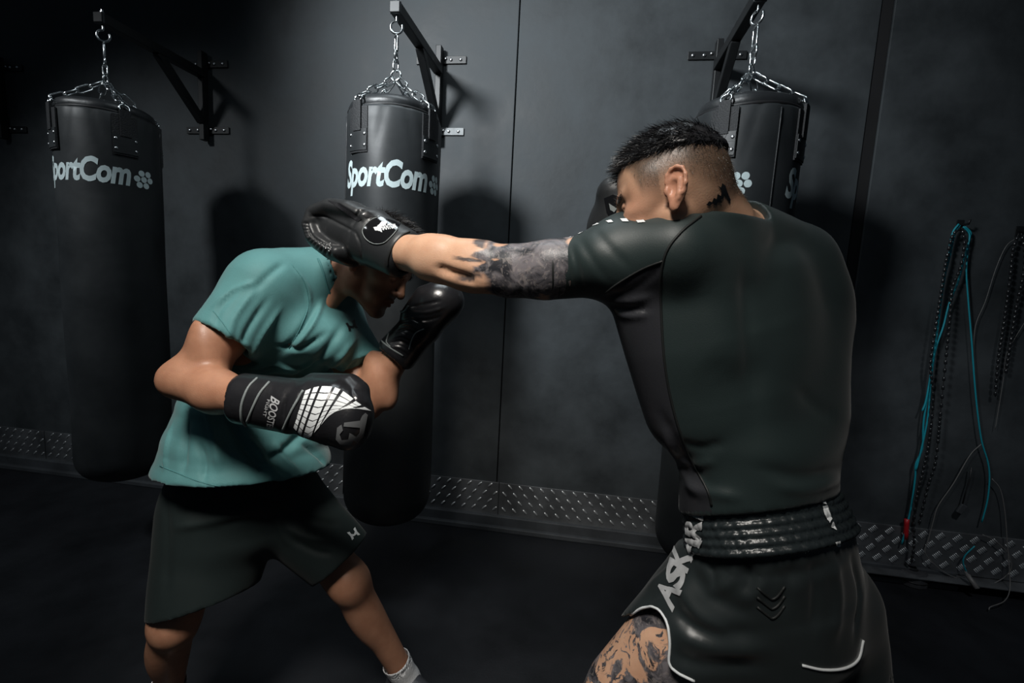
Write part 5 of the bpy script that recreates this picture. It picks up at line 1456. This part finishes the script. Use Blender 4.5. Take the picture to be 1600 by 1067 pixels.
# ------------------------------------------------------------------ skipping ropes on the right-hand wall
def wpt(u, v, off=0.03): return on_y(u, v, -0.004-off)
def rope(name, px, r, matname, parent, off=0.03, label=None, n=6):
    offs = off if isinstance(off, (list, tuple)) else [off]*len(px)
    bm = bmesh.new(); tube(bm, smooth_path([wpt(u, v, o) for (u, v), o in zip(px, offs)], n), r, 6)
    return bm_obj(name, bm, MT[matname], parent, smooth=True)
def beads(parent, px, r, off=0.035, step=0.022):
    P = smooth_path([wpt(u, v, off) for u, v in px], 12); acc = 0; last = P[0]; k = 0
    bm = bmesh.new(); tube(bm, P, 0.0018, 5); bm_obj('cord', bm, MT['rope_black'], parent, smooth=True)
    me = None
    for p in P[1:]:
        acc += np.linalg.norm(p-last)
        if acc >= step:
            acc = 0
            if me is None:
                bm = bmesh.new(); lathe(bm, [(r*0.6, -step*0.45), (r, -step*0.35), (r, step*0.35), (r*0.6, step*0.45)], 8)
                me = bpy.data.meshes.new('bead'); bm.to_mesh(me); bm.free(); me.materials.append(MT['bead_black'])
                me.polygons.foreach_set('use_smooth', [True]*len(me.polygons))
            o = link('bead', me, None, parent); x, y, t = frame(Vector(p-last) if np.linalg.norm(p-last) > 1e-6 else (0, 0, 1))
            o.matrix_basis = Matrix.Translation(p) @ Matrix((x, y, t)).transposed().to_4x4()
        last = p
hk = empty('wall_hook', wpt(1499, 352, 0)); tag(hk, 'small black wall hook carrying the turquoise skipping ropes', 'hook', 'rope hooks')
bm = bmesh.new(); c = Vector(wpt(1499, 352, 0)); tube(bm, [c, c+Vector((0, -0.055, 0)), c+Vector((0, -0.062, 0.018))], 0.005, 8); bm_obj('peg', bm, MT['steel_black'], hk, smooth=True)
bm = bmesh.new(); box(bm, c.x, c.y-0.002, c.z, 0.03, 0.004, 0.05, bevel=0.001); bm_obj('back_plate', bm, MT['steel_black'], hk)
t1 = empty('skipping_rope', wpt(1496, 352, 0.03)); tag(t1, 'turquoise skipping rope doubled over the hook, with a red handle at its end', 'skipping rope')
rope('cord', [(1500, 352), (1492, 364), (1484, 400), (1474, 440), (1466, 500), (1459, 560), (1449, 620), (1443, 660), (1441, 700), (1431, 725), (1430, 745), (1424, 790), (1417, 820), (1409, 850)], 0.0042, 'rope_teal', t1, 0.035)
rope('cord', [(1498, 350), (1488, 366), (1480, 410), (1470, 470), (1464, 520), (1455, 580), (1447, 625), (1441, 642)], 0.0042, 'rope_teal', t1, 0.042)
rope('cord', [(1505, 354), (1515, 366), (1512, 385), (1505, 410), (1497, 440), (1483, 475), (1474, 510), (1462, 545), (1455, 590), (1450, 650), (1440, 700), (1431, 735)], 0.0040, 'rope_teal', t1, 0.038)
rope('handle', [(1417, 811), (1416, 825), (1415, 842)], 0.011, 'red', t1, 0.035, n=2)
t2 = empty('skipping_rope', wpt(1510, 352, 0.03)); tag(t2, 'single strand of turquoise skipping rope hanging apart on the right', 'skipping rope')
rope('cord', [(1508, 354), (1517, 364), (1514, 380), (1510, 420), (1513, 470), (1518, 530), (1523, 600), (1528, 650), (1534, 690), (1543, 720), (1546, 745), (1543, 780), (1534, 816)], 0.0034, 'rope_teal', t2, 0.03)
t3 = empty('skipping_rope', wpt(1500, 360, 0.03)); tag(t3, 'black beaded skipping rope hanging among the turquoise cords', 'skipping rope', 'beaded skipping ropes')
beads(t3, [(1500, 356), (1488, 370), (1478, 410), (1470, 460), (1462, 510), (1454, 570), (1458, 620), (1450, 700), (1430, 790), (1428, 850), (1424, 880)], 0.0065, 0.058)
beads(t3, [(1503, 356), (1507, 380), (1500, 420), (1488, 450), (1484, 500), (1478, 560), (1470, 640), (1462, 720), (1450, 760), (1436, 820)], 0.0065, 0.060)
hk2 = empty('wall_hook', wpt(1592, 362, 0)); tag(hk2, 'small black wall hook at the right edge carrying dark ropes', 'hook', 'rope hooks')
bm = bmesh.new(); c = Vector(wpt(1592, 362, 0)); tube(bm, [c, c+Vector((0, -0.055, 0)), c+Vector((0, -0.062, 0.018))], 0.005, 8); bm_obj('peg', bm, MT['steel_black'], hk2, smooth=True)
bm = bmesh.new(); box(bm, c.x, c.y-0.002, c.z, 0.03, 0.004, 0.05, bevel=0.001); bm_obj('back_plate', bm, MT['steel_black'], hk2)
t4 = empty('skipping_rope', wpt(1592, 365, 0.03)); tag(t4, 'black beaded skipping rope hanging at the right edge of the wall', 'skipping rope', 'beaded skipping ropes')
beads(t4, [(1592, 364), (1583, 390), (1580, 420), (1575, 460), (1568, 510), (1560, 560), (1555, 620)], 0.0065)
beads(t4, [(1596, 364), (1602, 400), (1597, 440), (1588, 480), (1580, 530), (1572, 580)], 0.0065)
t5 = empty('steel_wire', wpt(1530, 700, 0.03)); tag(t5, 'thin grey wire looping over the diamond plate by the ropes', 'wire')
rope('cord', [(1533, 694), (1515, 712), (1490, 755), (1466, 790), (1458, 815), (1450, 845), (1446, 865), (1470, 890), (1500, 905), (1540, 913), (1565, 905), (1580, 888), (1575, 865), (1555, 845), (1535, 835)], 0.0022, 'wire_grey', t5, [0.03]*6+[0.04]*9)
t6 = empty('steel_wire', wpt(1560, 760, 0.03)); tag(t6, 'thin grey wire hanging down to the floor at the far right', 'wire')
rope('cord', [(1550, 748), (1563, 765), (1570, 800), (1574, 850), (1578, 900), (1577, 925), (1568, 940), (1548, 948), (1545, 953)], 0.0022, 'wire_grey', t6, [0.03, 0.03, 0.03, 0.04, 0.07, 0.11, 0.16, 0.20, 0.21])
t7 = empty('steel_wire', wpt(1560, 400, 0.02)); tag(t7, 'faint thin dark wire hanging left of the right-edge ropes', 'wire')
rope('cord', [(1588, 372), (1572, 385), (1556, 420), (1540, 470), (1524, 510), (1521, 560)], 0.0014, 'wire_grey', t7, 0.02)
rope('cord', [(1600, 505), (1585, 530), (1572, 555), (1568, 590), (1560, 640), (1555, 670)], 0.0014, 'wire_grey', t7, 0.02)
# grip and loose end on the floor
t8 = empty('rope_handle', on_z(1520, 905, 0.02)); tag(t8, 'short grey rope handle lying on the skirting near the floor', 'handle')
bm = bmesh.new(); a, b = Vector(on_y(1508, 893, -0.07)), Vector(on_y(1527, 920, -0.13)); a.z = max(a.z, 0.03); b.z = max(b.z, 0.014)
tube(bm, [a, a.lerp(b, .15), a.lerp(b, .2), b], [0.006, 0.007, 0.011, 0.012], 10); bm_obj('grip', bm, MT['wire_grey'], t8, smooth=True)
rope('cord', [(1523, 853), (1508, 868), (1505, 880), (1512, 898)], 0.0032, 'rope_teal', t8, 0.05)
t9 = empty('snap_clip', wpt(1502, 795, 0.03)); tag(t9, 'grey clip hanging among the dark ropes above the skirting', 'clip')
bm = bmesh.new(); box(bm, *wpt(1502, 795, 0.03), 0.028, 0.014, 0.05, rot=Matrix.Rotation(0.4, 3, 'Y'), bevel=0.004); bm_obj('clip_body', bm, MT['kerb'], t9)
bm = bmesh.new(); tube(bm, [Vector(wpt(1504, 787, 0.03)), Vector(wpt(1510, 765, 0.03)), Vector(wpt(1515, 750, 0.03)), Vector(wpt(1518, 730, 0.03))], 0.003, 6); bm_obj('cord', bm, MT['rope_black'], t9, smooth=True)

# black faceted weight on the floor under the ropes
pc = on_z(1421, 908, 0.0)
pk = empty('floor_weight', pc); tag(pk, 'black faceted round weight on the floor under the ropes', 'weight')
bm = bmesh.new(); Rk = 0.075
lathe(bm, [(Rk*0.96, 0.0), (Rk, 0.006), (Rk, 0.052), (Rk*0.94, 0.062), (Rk*0.80, 0.070), (Rk*0.3, 0.072)], 12, pc[0], pc[1])
wbody = bm_obj('weight_body', bm, MT['puck'], pk, auto=25)
bm = bmesh.new(); lathe(bm, [(0.028, 0.070), (0.028, 0.078), (0.020, 0.082), (0.008, 0.082)], 16, pc[0], pc[1]); bm_obj('centre_cap', bm, MT['steel_black'], pk, auto=30)
bm = bmesh.new(); tube(bm, [(pc[0]+Rk*1.003*math.sin(a), pc[1]-Rk*1.003*math.cos(a), 0.03) for a in np.linspace(0, 2*math.pi, 24, endpoint=False)], 0.0025, 6, closed=True); bm_obj('groove_band', bm, MT['rope_black'], pk, smooth=True)
